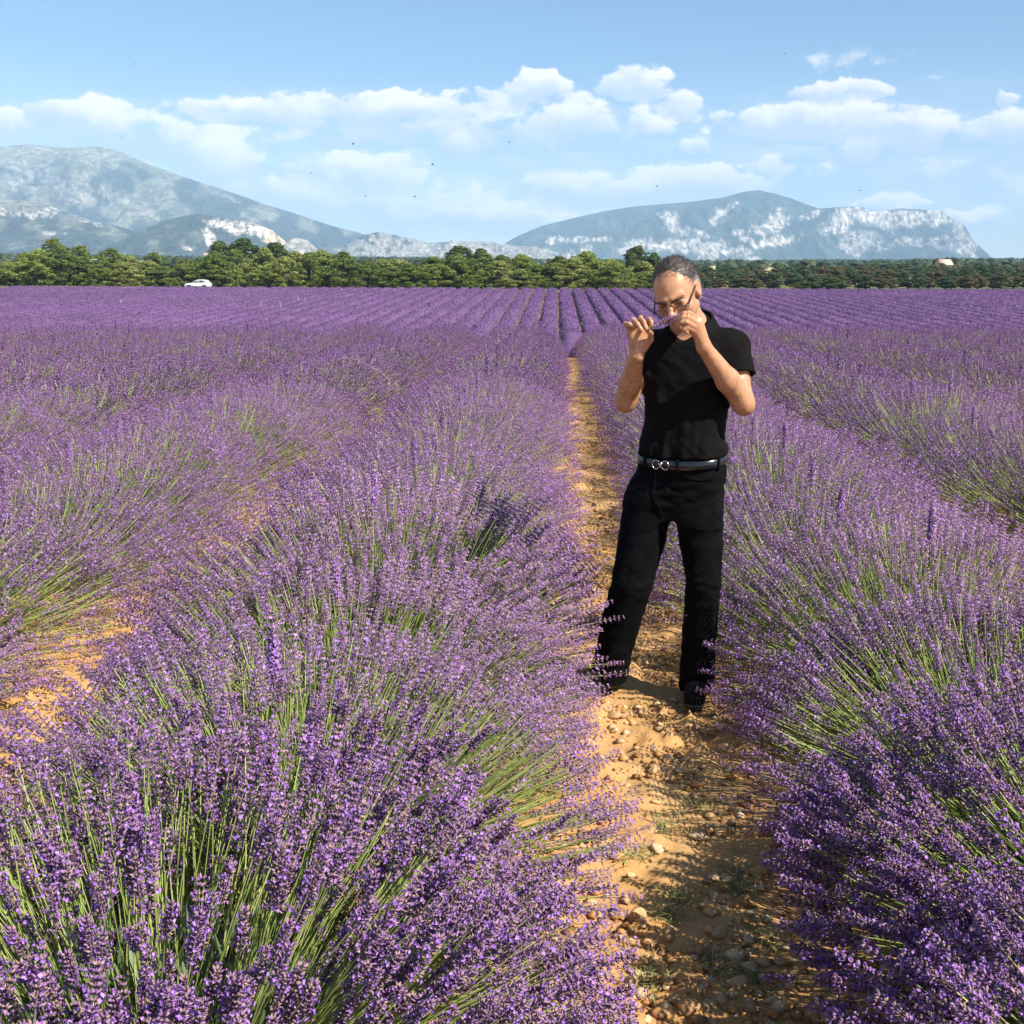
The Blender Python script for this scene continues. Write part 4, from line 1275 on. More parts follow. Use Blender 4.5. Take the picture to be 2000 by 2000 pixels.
BEES = [(690, 281, 3.2, 'flying in the cloud left of centre'), (845, 321, 3.0, 'lowest of two in the pale cloud near the centre'), (714, 383, 4.4, 'low over the white cloud above the ridge'), (607, 338, 5.0, 'above the left mountain slope'),
        (995, 278, 4.6, 'in the cloud just left of the path line'), (1533, 105, 5.2, 'high in the blue sky on the right'), (262, 125, 5.4, 'high in the blue sky on the left'), (238, 269, 5.0, 'just over the left mountain top'),
        (1680, 372, 4.8, 'above the white cliff on the right'), (1283, 364, 4.2, 'above the right-hand blue mountain'), (810, 384, 4.0, 'above the low saddle between the mountains'), (881, 471, 4.6, 'low before the rocky ridge above the hedge')]
for px, py, d, wh in BEES:
    p = P(px, py, d)
    root = empty('bee', p, br.uniform(-.6, .6) + (math.pi if br.random() < .5 else 0))
    root.rotation_euler[1] = br.uniform(-.3, .3)
    root.scale = (.55, .55, .55)
    link('body', bm_, root); link('wings', wm_, root)
    tag(root, f'small dark bee {wh}', 'bee', 'bees in the air')
# ------------------------------------------------------------------ the man
class Field:
    """signed distance field on a regular grid, meshed with surface nets"""
    def __init__(s, lo, hi, h):
        s.lo = np.array(lo, float); s.h = h
        s.n = np.ceil((np.array(hi) - s.lo) / h).astype(int) + 1
        s.a = np.full(s.n, .3, np.float32)
    def box(s, lo, hi):
        i0 = np.clip(np.floor((np.array(lo) - s.lo) / s.h).astype(int), 0, s.n)
        i1 = np.clip(np.ceil((np.array(hi) - s.lo) / s.h).astype(int) + 1, 0, s.n)
        sl = tuple(slice(a, b) for a, b in zip(i0, i1))
        ax = [s.lo[k] + s.h * np.arange(i0[k], i1[k]) for k in range(3)]
        g = np.meshgrid(*ax, indexing='ij')
        return sl, np.stack(g, -1)
    def put(s, fn, lo, hi, k=0.0, op='u', pad=.04):
        lo = np.array(lo) - pad; hi = np.array(hi) + pad
        sl, p = s.box(lo, hi)
        if p.size == 0: return
        d = fn(p); a = s.a[sl]
        if op == 'u':
            if k > 0:
                h = np.clip(.5 + .5 * (a - d) / k, 0, 1)
                r = a * (1 - h) + d * h - k * h * (1 - h)
            else:
                r = np.minimum(a, d)
        elif op == 's':
            if k > 0:
                h = np.clip(.5 - .5 * (a + d) / k, 0, 1)
                r = a * (1 - h) - d * h + k * h * (1 - h)
            else:
                r = np.maximum(a, -d)
        else:
            r = np.maximum(a, d)
        s.a[sl] = r
    def cone(s, a, b, ra, rb, k=.0, op='u', sq=None):
        a = np.array(a, float); b = np.array(b, float); ab = b - a; L2 = ab @ ab + 1e-12
        def fn(p):
            t = np.clip(((p - a) @ ab) / L2, 0, 1)
            q = p - a - t[..., None] * ab
            if sq is not None:                      # squash along a direction
                dr, f = sq
                q = q + (q @ dr)[..., None] * dr * (1 / f - 1)
            return np.linalg.norm(q, axis=-1) - (ra + t * (rb - ra))
        r = max(ra, rb) + k
        s.put(fn, np.minimum(a, b) - r, np.maximum(a, b) + r, k, op)
    def chain(s, pts, rad, k=.01, **kw):
        for i in range(len(pts) - 1):
            s.cone(pts[i], pts[i + 1], rad[i], rad[i + 1], k, **kw)
    def ell(s, c, r, R=None, k=.0, op='u'):
        c = np.array(c, float); r = np.array(r, float)
        R = np.eye(3) if R is None else R           # rows: local axes
        def fn(p):
            q = (p - c) @ R.T
            k0 = np.linalg.norm(q / r, axis=-1); k1 = np.linalg.norm(q / (r * r), axis=-1)
            return k0 * (k0 - 1) / np.maximum(k1, 1e-6)
        m = max(r) + k
        s.put(fn, c - m, c + m, k, op)
    def mesh(s):
        a = s.a; n = a.shape
        ins = a < 0
        c = np.zeros(tuple(k - 1 for k in n), np.uint8)
        for i in (0, 1):
            for j in (0, 1):
                for k in (0, 1):
                    c += ins[i:n[0] - 1 + i, j:n[1] - 1 + j, k:n[2] - 1 + k]
        act = (c > 0) & (c < 8)
        idx = np.argwhere(act)
        vid = np.full(act.shape, -1, np.int64); vid[act] = np.arange(len(idx))
        acc = np.zeros((len(idx), 3)); cnt = np.zeros(len(idx))
        I, J, K = idx.T
        cor = [(i, j, k) for i in (0, 1) for j in (0, 1) for k in (0, 1)]
        val = {o: a[I + o[0], J + o[1], K + o[2]] for o in cor}
        for o in cor:
            for ax in range(3):
                if o[ax] == 0:
                    o2 = list(o); o2[ax] = 1; o2 = tuple(o2)
                    v0 = val[o]; v1 = val[o2]
                    m = (v0 < 0) != (v1 < 0)
                    t = np.where(m, v0 / np.where(m, v0 - v1, 1), 0)
                    p = np.tile(np.array(o, float), (len(idx), 1)); p[:, ax] = t
                    acc[m] += p[m]; cnt[m] += 1
        V = s.lo + (idx + acc / cnt[:, None]) * s.h
        Fs = []
        for ax in range(3):
            sl0 = [slice(None)] * 3; sl1 = [slice(None)] * 3
            sl0[ax] = slice(0, -1); sl1[ax] = slice(1, None)
            s0 = ins[tuple(sl0)]; s1 = ins[tuple(sl1)]
            e = np.argwhere(s0 != s1)
            b, c2 = (ax + 1) % 3, (ax + 2) % 3
            ok = (e[:, b] > 0) & (e[:, c2] > 0) & (e[:, b] < n[b] - 1) & (e[:, c2] < n[c2] - 1)
            e = e[ok]
            def at(db, dc):
                q = e.copy(); q[:, b] += db; q[:, c2] += dc
                return vid[q[:, 0], q[:, 1], q[:, 2]]
            quad = np.stack([at(-1, -1), at(0, -1), at(0, 0), at(-1, 0)], 1)
            flip = ~s0[e[:, 0], e[:, 1], e[:, 2]]
            quad[flip] = quad[flip][:, ::-1]
            Fs.append(quad)
        F = np.concatenate(Fs)
        F = F[(F >= 0).all(1)]
        return V, F

def relax(V, F, it=2, w=.5):
    e = np.concatenate([F[:, [0, 1]], F[:, [1, 2]], F[:, [2, 3]], F[:, [3, 0]]])
    for _ in range(it):
        acc = np.zeros_like(V); cnt = np.zeros(len(V))
        for a, b in ((0, 1), (1, 0)):
            for ax in range(3):
                acc[:, ax] += np.bincount(e[:, a], V[e[:, b], ax], len(V))
            cnt += np.bincount(e[:, a], minlength=len(V))
        V = V * (1 - w) + w * acc / np.maximum(cnt, 1)[:, None]
    return V

Y0 = 4.40
def Q(px, py, dy=0.0):
    return P(px, py, Y0 + dy)

# materials
def skin_mat():
    m, t, bs = mat_base('skin')
    at = t.n('ShaderNodeAttribute', attribute_name='tint')
    geo = t.n('ShaderNodeNewGeometry')
    n = t.noise(geo.outputs['Position'], 60.0, 5.0, .6)
    vm = t.n('ShaderNodeVectorMath', operation='SCALE'); t.put(vm.inputs[0], at.outputs['Color']); t.put(vm.inputs['Scale'], t.rng(n, .3, .7, .86, 1.1))
    t.put(bs.inputs['Base Color'], vm.outputs[0])
    bs.inputs['Roughness'].default_value = .42
    bs.inputs['Specular IOR Level'].default_value = .45
    bs.inputs['Subsurface Weight'].default_value = .12
    bs.inputs['Subsurface Radius'].default_value = (1.0, .35, .2)
    bs.inputs['Subsurface Scale'].default_value = .008
    return m
M_SKIN = skin_mat()
M_SHIRT = simple_mat('black_pique_cotton', (.0066, .0058, .0062), rough=.95, var=.2, scale=40, bump=.15, bscale=900, spec=.10)
M_JEANS = simple_mat('black_denim', (.0042, .0045, .0052), rough=.9, var=.35, scale=18, bump=.2, bscale=700, spec=.07)
M_HAIR = tint_mat('short_hair', rough=.5, var=.55, scale=260.0, spec=.4)
M_BELT = simple_mat('black_leather', (.012, .015, .02), rough=.22, var=.1, scale=30, spec=.6)
M_METAL = simple_mat('buckle_metal', (.62, .58, .55), rough=.22, var=.05, metallic=1.0)
M_SHOE = simple_mat('black_shoe_mesh', (.007, .007, .008), rough=.85, var=.2, scale=60, spec=.15)
M_SOLE = simple_mat('shoe_sole', (.055, .05, .045), rough=.8, var=.2)
M_LACE = simple_mat('grey_laces', (.20, .19, .19), rough=.8, var=.2)
M_FRAME = simple_mat('spectacle_frame', (.012, .010, .010), rough=.3, var=0)

# ---- frames
BY = math.radians(24)
L_ = np.array([math.cos(BY), -math.sin(BY), 0]); F_ = np.array([-math.sin(BY), -math.cos(BY), 0]); Z_ = np.array([0, 0, 1.])
def head_axes(yaw, pitch, roll):
    f = np.array([0, -math.cos(pitch), -math.sin(pitch)]); u = np.array([0, -math.sin(pitch), math.cos(pitch)]); l = np.array([1., 0, 0])
    u2 = u * math.cos(roll) - l * math.sin(roll); l2 = l * math.cos(roll) + u * math.sin(roll)
    c, s = math.cos(yaw), math.sin(yaw)
    Rz = np.array([[c, s, 0], [-s, c, 0], [0, 0, 1]])     # turns -Y towards -X
    return Rz @ l2, Rz @ f, Rz @ u2
HL, HF, HU = head_axes(math.radians(20), math.radians(26), math.radians(13))
HR = np.stack([HL, HF, HU])                               # rows
HO = Q(1321, 573, -.08)
HS = 1.03
def H(x, y, z):
    return HO + (HL * x + HF * y + HU * z) * HS

# joints
SL, EL, WL = Q(1434, 676, -.05), Q(1449, 782, -.13), Q(1375, 678, -.25)
SR, ER, WR = Q(1276, 676, .09), Q(1224, 778, -.02), Q(1243, 694, -.20)
NB = Q(1352, 652, .03)
TC = {z: None for z in ()}
def torso_c(z):
    """centre of the torso at height z"""
    a = Q(1334, 880, .0); b = Q(1346, 690, .01)
    t = (z - a[2]) / (b[2] - a[2])
    return np.array([a[0] + (b[0] - a[0]) * t, a[1] + (b[1] - a[1]) * t])
TZ = np.array([.90, 1.00, 1.05, 1.12, 1.22, 1.32, 1.40, 1.455, 1.50, 1.535])
TL = np.array([.160, .163, .163, .165, .168, .178, .188, .172, .125, .075])
TF = np.array([.112, .114, .117, .124, .122, .120, .112, .100, .082, .066])
def torso_fn(off=0.0, wr=None):
    def fn(p):
        z = p[..., 2]
        a = Q(1334, 880, .0); b = Q(1346, 690, .01)
        t = (z - a[2]) / (b[2] - a[2])
        dx = p[..., 0] - (a[0] + (b[0] - a[0]) * t); dy = p[..., 1] - (a[1] + (b[1] - a[1]) * t)
        u = dx * L_[0] + dy * L_[1]; v = dx * F_[0] + dy * F_[1]
        rl = np.interp(z, TZ, TL) + off; rf = np.interp(z, TZ, TF) + off
        e = 2.4
        d = ((np.abs(u) / rl) ** e + (np.abs(v) / rf) ** e) ** (1 / e)
        dd = (d - 1) * np.minimum(rl, rf)
        dd = np.maximum(dd, np.maximum(z - (TZ[-1] + off), (TZ[0] - off) - z))
        if wr is not None: dd = dd + wr(p, u, v)
        return dd
    return fn
TLO = np.array([torso_c(1.2)[0] - .26, torso_c(1.2)[1] - .22, .86]); THI = np.array([torso_c(1.2)[0] + .26, torso_c(1.2)[1] + .22, 1.58])

# ---- body: one continuous skin surface
fb = Field((NB[0] - .42, Y0 - .42, .02), (NB[0] + .38, Y0 + .36, 1.86), .0045)
fb.put(torso_fn(-.012), TLO, THI)
for s_, e_, w_ in ((SL, EL, WL), (SR, ER, WR)):
    fb.cone(s_ + Z_ * -.0, e_, .046, .041, .02)
    mid = e_ * .62 + w_ * .38
    fb.chain([e_, mid, w_], [.041, .0435, .027], .02)
    fb.ell(e_ + (e_ - (s_ + w_) / 2) * .12, (.034, .034, .034), k=.03)
fb.cone(NB, H(0, -.03, -.06), .062, .056, .03)
fb.cone(NB - Z_ * .05 + L_ * .10, NB + Z_ * .01, .045, .055, .05)
fb.cone(NB - Z_ * .05 - L_ * .10, NB + Z_ * .01, .045, .055, .05)
# hips and legs under the clothes
HIPR, KNR, ANR = Q(1282, 985, .03), Q(1236, 1150, .0), Q(1196, 1312, .09)
HIPL, KNL, ANL = Q(1366, 985, -.01), Q(1374, 1150, -.03), Q(1362, 1322, .0)
fb.chain([HIPR, KNR, ANR], [.060, .045, .032], .01)
fb.chain([HIPL, KNL, ANL], [.060, .042, .032], .01)
fb.cone((HIPR + HIPL) / 2 + Z_ * .08, Q(1330, 900), .085, .10, .04)

# head
def hel(c, r, k=.012, op='u'):
    fb.ell(H(*c), np.array(r) * HS, HR, k, op)
hel((0, -.018, .036), (.0765, .097, .086), .0)
hel((0, .012, .005), (.070, .085, .085), .02)
hel((0, .030, -.045), (.058, .064, .072), .02)
fb.cone(H(-.052, .0, -.058), H(-.012, .072, -.098), .020 * HS, .019 * HS, .02)
fb.cone(H(.052, .0, -.058), H(.012, .072, -.098), .020 * HS, .019 * HS, .02)
hel((0, .080, -.100), (.020, .018, .017), .014)
for sx in (-1, 1):
    hel((sx * .034, .100, -.001), (.022, .021, .014), .010, 's')           # socket
    hel((sx * .033, .079, .000), (.0155, .0135, .012), .006)             # closed eye
    fb.cone(H(sx * .012, .0935, .020), H(sx * .052, .078, .024), .0085 * HS, .007 * HS, .010)   # brow ridge
    hel((sx * .045, .062, -.030), (.022, .024, .022), .02)               # cheek
    hel((sx * .0135, .106, -.036), (.0095, .012, .0085), .006)           # nostril wing
    fb.cone(H(sx * .020, .097, -.036), H(sx * .036, .080, -.072), .0035, .0035, .010, 's')       # fold beside the mouth
    # ear
    hel((sx * .079, -.012, -.004), (.011, .021, .033), .008)
    hel((sx * .088, -.006, .002), (.007, .011, .018), .006, 's')
fb.cone(H(0, .094, .012), H(0, .121, -.030), .0075 * HS, .0125 * HS, .010)
hel((0, .122, -.031), (.0125, .011, .0105), .006)
hel((0, .094, -.066), (.026, .010, .0065), .006)
hel((0, .092, -.077), (.023, .011, .0075), .006)
fb.cone(H(-.024, .100, -.0715), H(.024, .100, -.0715), .0022, .0022, .004, 's')
fb.cone(H(0, .107, .014), H(.002, .107, .032), .0025, .0025, .006, 's')    # frown crease
# hands
def hand(palm, fingers, thumb, wrist):
    for a, b, ra, rb in palm:
        fb.cone(a, b, ra, rb, .012)
    for f in fingers:
        n = len(f)
        fb.chain(f, list(np.linspace(.0095, .0076, n)), .004)
    fb.chain(thumb, list(np.linspace(.013, .0085, len(thumb))), .006)
LH = {k: [Q(*p) for p in v] for k, v in dict(
    idx=[(1367, 624, -.27), (1346, 611, -.290), (1336, 612, -.290), (1325, 617, -.278)],
    mid=[(1364, 631, -.278), (1344, 620, -.305), (1334, 620, -.302), (1323, 625, -.288)],
    rin=[(1361, 640, -.280), (1341, 629, -.308), (1332, 630, -.304), (1322, 635, -.290)],
    pin=[(1357, 648, -.277), (1341, 638, -.300), (1336, 643, -.300), (1342, 650, -.292)],
    thb=[(1366, 664, -.235), (1352, 648, -.228), (1338, 635, -.240), (1326, 626, -.262)]).items()}
wl = WL
hand([(wl, LH['idx'][0] + Z_ * -.006, .024, .0125), (wl, LH['mid'][0], .023, .0125), (wl, LH['rin'][0], .022, .0125), (wl, LH['pin'][0], .021, .0115)],
     [LH['idx'], LH['mid'], LH['rin'], LH['pin']], LH['thb'], wl)
RH = {k: [Q(*p) for p in v] for k, v in dict(
    idx=[(1264, 640, -.205), (1268, 623, -.240), (1272, 628, -.268), (1273, 641, -.275)],
    mid=[(1252, 637, -.210), (1251, 620, -.250), (1257, 628, -.282), (1263, 643, -.290)],
    rin=[(1241, 638, -.212), (1237, 624, -.250), (1245, 632, -.282), (1253, 645, -.290)],
    pin=[(1231, 645, -.212), (1221, 632, -.238), (1229, 633, -.262), (1238, 638, -.272)],
    thb=[(1258, 682, -.205), (1270, 664, -.222), (1271, 652, -.245), (1263, 644, -.262)]).items()}
wr_ = WR
hand([(wr_, RH['idx'][0], .024, .0125), (wr_, RH['mid'][0], .023, .0125), (wr_, RH['rin'][0], .022, .0125), (wr_, RH['pin'][0], .021, .0115)],
     [RH['idx'], RH['mid'], RH['rin'], RH['pin']], RH['thb'], wr_)
bv, bf = fb.mesh()
bv = relax(bv, bf, 1, .35)
# natural colouring of the skin, plus shade painted in at the eyes
loc = ((bv - HO) / HS) @ HR.T
inhead = np.linalg.norm(loc - [0, .02, 0], axis=1) < .16
bc = np.tile(np.array([.50, .258, .145]), (len(bv), 1))
lip = smooth(1.1, .7, np.hypot(loc[:, 0] / .026, (loc[:, 2] + .0715) / .012)) * (loc[:, 1] > .085)
stub = smooth(-.035, -.07, loc[:, 2]) * smooth(.0, .04, loc[:, 1]) * inhead
bc = lerp(bc, np.array([.30, .185, .135]), stub * .75)
bc = lerp(bc, np.array([.40, .16, .125]), lip * .8)
lash_shade = smooth(1.15, .6, np.hypot((np.abs(loc[:, 0]) - .033) / .017, (loc[:, 2] + .003) / .008)) * (loc[:, 1] > .07)  # dark lashes and lids, widened to paint in the shadow below the brow
bc = lerp(bc, np.array([.05, .03, .025]), lash_shade * .75)
# forearm hair
arm = (bv[:, 2] < 1.50) & (np.abs(bv[:, 0] - NB[0]) > .0)
hn = fbm(bv[:, 0] / .010, bv[:, 1] / .010, bv[:, 2] / .022, octaves=2, seed=3)
bc = lerp(bc, bc * .58, smooth(.50, .72, hn) * arm * .5)
person = empty('person', (NB[0], Y0, 0.0))
PO = np.array([NB[0], Y0, 0.0])
def pl(name, me, parent=None):
    """link a world-space mesh as a part of the man"""
    return link(name, me, parent or person)
def wm(name, V, F, **kw):
    return new_mesh(name, np.asarray(V) - PO, F, **kw)
pl('body', wm('body', bv, bf, col=bc, mat=M_SKIN, smooth=True))

# ---- hair: a rough shell over the skull
fh = Field(HO - .16, HO + .16, .0030)
fh.ell(H(0, -.0265, .0385), np.array((.0805, .0985, .0890)) * HS, HR)
fh.ell(H(0, -.035, -.01), np.array((.0795, .085, .085)) * HS, HR, .02)
def hair_cut(p):
    q = ((p - HO) / HS) @ HR.T
    x, y, z = q[..., 0], q[..., 1], q[..., 2]
    n = (fbm(x / .008, y / .008, z / .008, octaves=2, seed=12) - .5) * .03
    # hairline: high over the forehead (receding at the corners), low behind the ears
    ax_ = np.abs(x)
    line = np.interp(y, [-.12, -.06, -.018, .006, .020, .034, .048, .07], [-.075, -.060, -.034, -.008, .030, .068, .090, .110])
    line = line + .010 * smooth(.02, .055, ax_) * smooth(.02, .05, y) * smooth(.03, .07, z)
    return (line + n - z)
fh.put(hair_cut, HO - .16, HO + .16, op='i')
fh.a += ((vnoise(*[(c / .005) for c in np.meshgrid(*[fh.lo[k] + fh.h * np.arange(fh.n[k]) for k in range(3)], indexing='ij')], seed=5) - .5) * .0035).astype(np.float32)
hv, hf = fh.mesh()
loc = ((hv - HO) / HS) @ HR.T
grey = smooth(.055, .01, loc[:, 2] + .2 * np.maximum(0, -loc[:, 1] - .02)) * .95 + .14
nn = fbm(loc[:, 0] / .005, loc[:, 1] / .012, loc[:, 2] / .012, octaves=2, seed=8)
grey = np.clip(grey * (.55 + .9 * nn), 0, 1)
hcol = lerp(np.array([.042, .032, .027]), np.array([.34, .315, .30]), grey)
hr = np.random.default_rng(19)
hi = hr.integers(0, len(hv), 9000)
nrm = loc[hi] - np.array([0, -.02, .02]); nrm /= np.linalg.norm(nrm, axis=1, keepdims=True)
dirl = nrm * .7 + np.array([0, .25, -.1]) * 1.0 + hr.normal(0, .5, nrm.shape)
dirl /= np.linalg.norm(dirl, axis=1, keepdims=True)
dw = dirl @ HR
bx, by, _ = frame(dw)
ln_ = hr.uniform(.007, .016, (len(hi), 1)); wd_ = .0007
st = np.stack([hv[hi] - bx * wd_, hv[hi] + bx * wd_, hv[hi] + dw * ln_], 1).reshape(-1, 3)
sc_ = np.repeat(np.clip(hcol[hi] * hr.uniform(.6, 1.7, (len(hi), 1)), .01, .5), 3, 0)
pl('hair', wm('hair', np.concatenate([hv, st]), [hf, np.arange(len(st)).reshape(-1, 3) + len(hv)], col=np.concatenate([hcol, sc_]), mat=M_HAIR, smooth=False))

# ---- eyebrows
for sx in (-1, 1):
    path = [H(sx * .008, .1045, .010), H(sx * .024, .1045, .0145), H(sx * .040, .098, .0165), H(sx * .055, .084, .013)]
    v, f = tube_np(path, [.0034, .0044, .0040, .0018], 6)
    v = v + RNG.normal(0, .0005, v.shape)
    pl('eyebrow', wm('eyebrow', v, f, col=np.tile([[.018, .013, .011]], (len(v), 1)), mat=M_HAIR))

# ---- spectacles, slid down the nose
def lens_mat():
    m = bpy.data.materials.new('spectacle_lens'); m.use_nodes = True
    t = NT(m.node_tree)
    for nd in list(m.node_tree.nodes): m.node_tree.nodes.remove(nd)
    a = t.n('ShaderNodeBsdfTransparent'); a.inputs[0].default_value = (.90, .90, .92, 1)
    g = t.n('ShaderNodeBsdfGlossy'); g.inputs['Roughness'].default_value = .05
    mx = t.n('ShaderNodeMixShader'); mx.inputs[0].default_value = .07
    o = t.n('ShaderNodeOutputMaterial')
    t.t.links.new(a.outputs[0], mx.inputs[1]); t.t.links.new(g.outputs[0], mx.inputs[2]); t.t.links.new(mx.outputs[0], o.inputs[0])
    return m
M_LENS = lens_mat()
glasses = pl('spectacles', wm('spectacles', *tube_np([H(-.010, .116, -.012), H(0, .120, -.008), H(.010, .116, -.012)], [.0016] * 3, 6), mat=M_METAL))
for sx in (-1, 1):
    arm_p = [H(sx * .062, .104, -.013), H(sx * .068, .092, -.011), H(sx * .074, .04, .003), H(sx * .081, -.004, .018), H(sx * .082, -.022, .004)]
    pl('temple_arm', wm('temple_arm', *tube_np(arm_p, [.0036, .0036, .0028, .0026, .0020], 6), mat=M_FRAME), glasses)
    ring = [H(sx * (.040 + .028 * math.cos(a)), .112 - .012 * abs(math.cos(a) * .5 + .5) ** 2, -.022 + .016 * math.sin(a)) for a in np.linspace(0, 2 * math.pi, 17)[:-1]]
    up = [ring[i] for i in range(0, 9)]
    c = np.mean(ring, 0)
    v = np.concatenate([ring, np.array(ring) - HF * .0015])
    f = np.array([[i, (i + 1) % 16, 16 + (i + 1) % 16, 16 + i] for i in range(16)])
    f3 = np.concatenate([np.array([[0, i, i + 1] for i in range(1, 15)]), np.array([[16, 16 + i + 1, 16 + i] for i in range(1, 15)])])
    pl('lens', wm('lens', v, [f, f3], mat=M_LENS), glasses)
    pl('upper_rim', wm('upper_rim', *tube_np(up, [.0011] * len(up), 5), mat=M_FRAME), glasses)

# ---- polo shirt
SLE, SRE = SL + (EL - SL) * .56, SR + (ER - SR) * .60
fs = Field((NB[0] - .36, Y0 - .30, .97), (NB[0] + .34, Y0 + .30, 1.64), .0042)
def shirt_wr(p, u, v):
    z = p[..., 2]
    fold = (fbm(u / .040 + 7, z / .20, v / .3, octaves=2, seed=17) - .5) * .030 * smooth(1.36, 1.22, z)
    blouse = -.009 * smooth(1.12, 1.05, z) * smooth(.985, 1.02, z) + .0
    slack = -.003 * smooth(.0, .10, v) * smooth(1.30, 1.15, z)
    return fold + blouse + slack
fs.cone(SL - L_ * .05 + Z_ * .005, SL, .060, .058, .03)
fs.cone(SR + L_ * .05 + Z_ * .005, SR, .060, .058, .03)
fs.chain([SL, SLE], [.059, .065], .02)
fs.chain([SR, SRE], [.059, .065], .02)
# cut the sleeve ends square, leave them open
for e0, e1 in ((SL, SLE), (SR, SRE)):
    ax_ = (e1 - e0) / np.linalg.norm(e1 - e0)
    def cut(p, e1=e1, ax_=ax_):
        q = p - e1
        t = q @ ax_
        r = np.linalg.norm(q - t[..., None] * ax_, axis=-1)
        return np.maximum(-(t + .002), r - .085)
    fs.put(cut, e1 - .09, e1 + .09, op='s')
    def hollow(p, e1=e1, ax_=ax_):
        q = p - e1; t = q @ ax_
        r = np.linalg.norm(q - t[..., None] * ax_, axis=-1)
        return np.maximum(r - .054, np.maximum(-(t + .03), t - .03))
    fs.put(hollow, e1 - .09, e1 + .09, op='s')
fs.put(torso_fn(.004, shirt_wr), TLO, THI, k=.025)
fs.cone(NB - Z_ * .03, NB + Z_ * .025 - F_ * .01, .085, .072, .05)
fs.cone(NB - Z_ * .04 + L_ * .03, SL + Z_ * .0 - L_ * .03, .058, .054, .04)
fs.cone(NB - Z_ * .04 - L_ * .03, SR + Z_ * .0 + L_ * .03, .058, .054, .04)
# waist end and neck opening
def below(p):
    tc_ = torso_c(1.02)
    v = (p[..., 0] - tc_[0]) * F_[0] + (p[..., 1] - tc_[1]) * F_[1]
    return (p[..., 2] - (1.035 - .10 * v))
fs.put(below, fs.lo, fs.lo + fs.n * fs.h, op='s', pad=0)
V_TIP = Q(1318, 670, -.12)
fs.cone(NB - Z_ * .02 + F_ * .005, H(0, -.01, -.08), .066, .075, .006, op='s')
vl = NB + F_ * .05 - L_ * .035 + Z_ * .02; vr = NB + F_ * .05 + L_ * .035 + Z_ * .02
for t_ in np.linspace(0, 1, 12):
    c_ = V_TIP * (1 - t_) + (NB + F_ * .09 + Z_ * .01) * t_
    fs.ell(c_, (.004 + .036 * t_, .030, .020), np.stack([L_, F_, Z_]), .004, 's')
# cloth creases at the armpits and sleeves
nz = np.meshgrid(*[fs.lo[k] + fs.h * np.arange(fs.n[k]) for k in range(3)], indexing='ij')
fs.a += ((fbm((nz[0] + nz[2]) / .05, (nz[0] - nz[2]) / .14, nz[1] / .10, octaves=2, seed=33) - .5) * .009).astype(np.float32)
sv_, sf_ = fs.mesh()
shirt = pl('polo_shirt', wm('polo_shirt', relax(sv_, sf_, 1, .4), sf_, mat=M_SHIRT, smooth=True))
# collar: a folded band round the neck, open in front
def collar():
    U = (Z_ * .88 + F_ * .47); U /= np.linalg.norm(U)
    Fw = F_ - U * (F_ @ U); Fw /= np.linalg.norm(Fw); Lw = np.cross(Fw, U)
    if Lw @ L_ < 0: Lw = -Lw
    c = NB + Z_ * .024 - F_ * .004
    rows = []
    ang_ = np.linspace(math.radians(28), math.radians(332), 40)
    prof_ = [(.072, -.006), (.0735, .036), (.079, .040), (.086, .030), (.102, -.016), (.099, -.018), (.082, .022), (.077, .030)]
    for a in ang_:
        e = 1 + .22 * max(0, math.cos(a)) ** 1.0
        drop = -.020 * max(0, math.cos(a)) ** 2
        point = 1 + .55 * max(0, math.cos(a * 1.0)) ** 4
        rows.append([c + (Fw * math.cos(a) * e + Lw * math.sin(a) * 1.02) * r + U * (zz * (point if zz < 0 else 1) + drop) for r, zz in prof_])
    V = np.array(rows).reshape(-1, 3); m = len(prof_)
    i = np.arange(39)[:, None] * m; s = np.arange(m)[None]; s2 = (s + 1) % m
    F = np.stack([i + s, i + s2, i + m + s2, i + m + s], -1).reshape(-1, 4)
    caps = np.array([list(range(8)), list(range(39 * 8 + 7, 39 * 8 - 1, -1))])
    return V, [F, caps]
pl('collar', wm('collar', *collar(), mat=M_SHIRT, smooth=True), shirt)
# placket with two buttons
pk0 = V_TIP + Z_ * -.004; pk1 = Q(1322, 726, -.135)
for t_ in (.15, .75):
    c_ = pk0 * (1 - t_) + pk1 * t_ - np.array([0, .004, 0])
    v, f = tube_np([c_ + [0, .002, 0], c_ - [0, .003, 0]], [.006, .006], 10)
    v = np.concatenate([v, [c_ - [0, .003, 0]]])
    f3 = np.array([[10 + k, 10 + (k + 1) % 10, 20] for k in range(10)])
    pl('button', wm('button', v, [f, f3], mat=M_SHIRT), shirt)

# ---- jeans
fj = Field((NB[0] - .46, Y0 - .28, .03), (NB[0] + .26, Y0 + .34, 1.07), .0052)
JC = Q(1331, 925, .0)
def hip_fn(p):
    z = p[..., 2]
    dx = p[..., 0] - (JC[0] - .02 * smooth(.98, .8, z)); dy = p[..., 1] - JC[1]
    u = dx * L_[0] + dy * L_[1]; v = dx * F_[0] + dy * F_[1]
    rl = np.interp(z, [.74, .86, .94, 1.02, 1.06], [.165, .180, .184, .170, .168]); rf = np.interp(z, [.74, .86, .94, 1.02, 1.06], [.095, .112, .122, .121, .119])
    d = ((np.abs(u) / rl) ** 2.5 + (np.abs(v) / rf) ** 2.5) ** .4
    dd = (d - 1) * np.minimum(rl, rf)
    return np.maximum(dd, np.maximum(z - 1.055, (.765 - .22 * np.clip(np.abs(u) - .02, 0, .08)) - z))
RLEG = [Q(1268, 975, .02), Q(1254, 1050, .02), Q(1234, 1140, -.01), Q(1210, 1225, .04), Q(1193, 1300, .085), Q(1188, 1328, .09)]
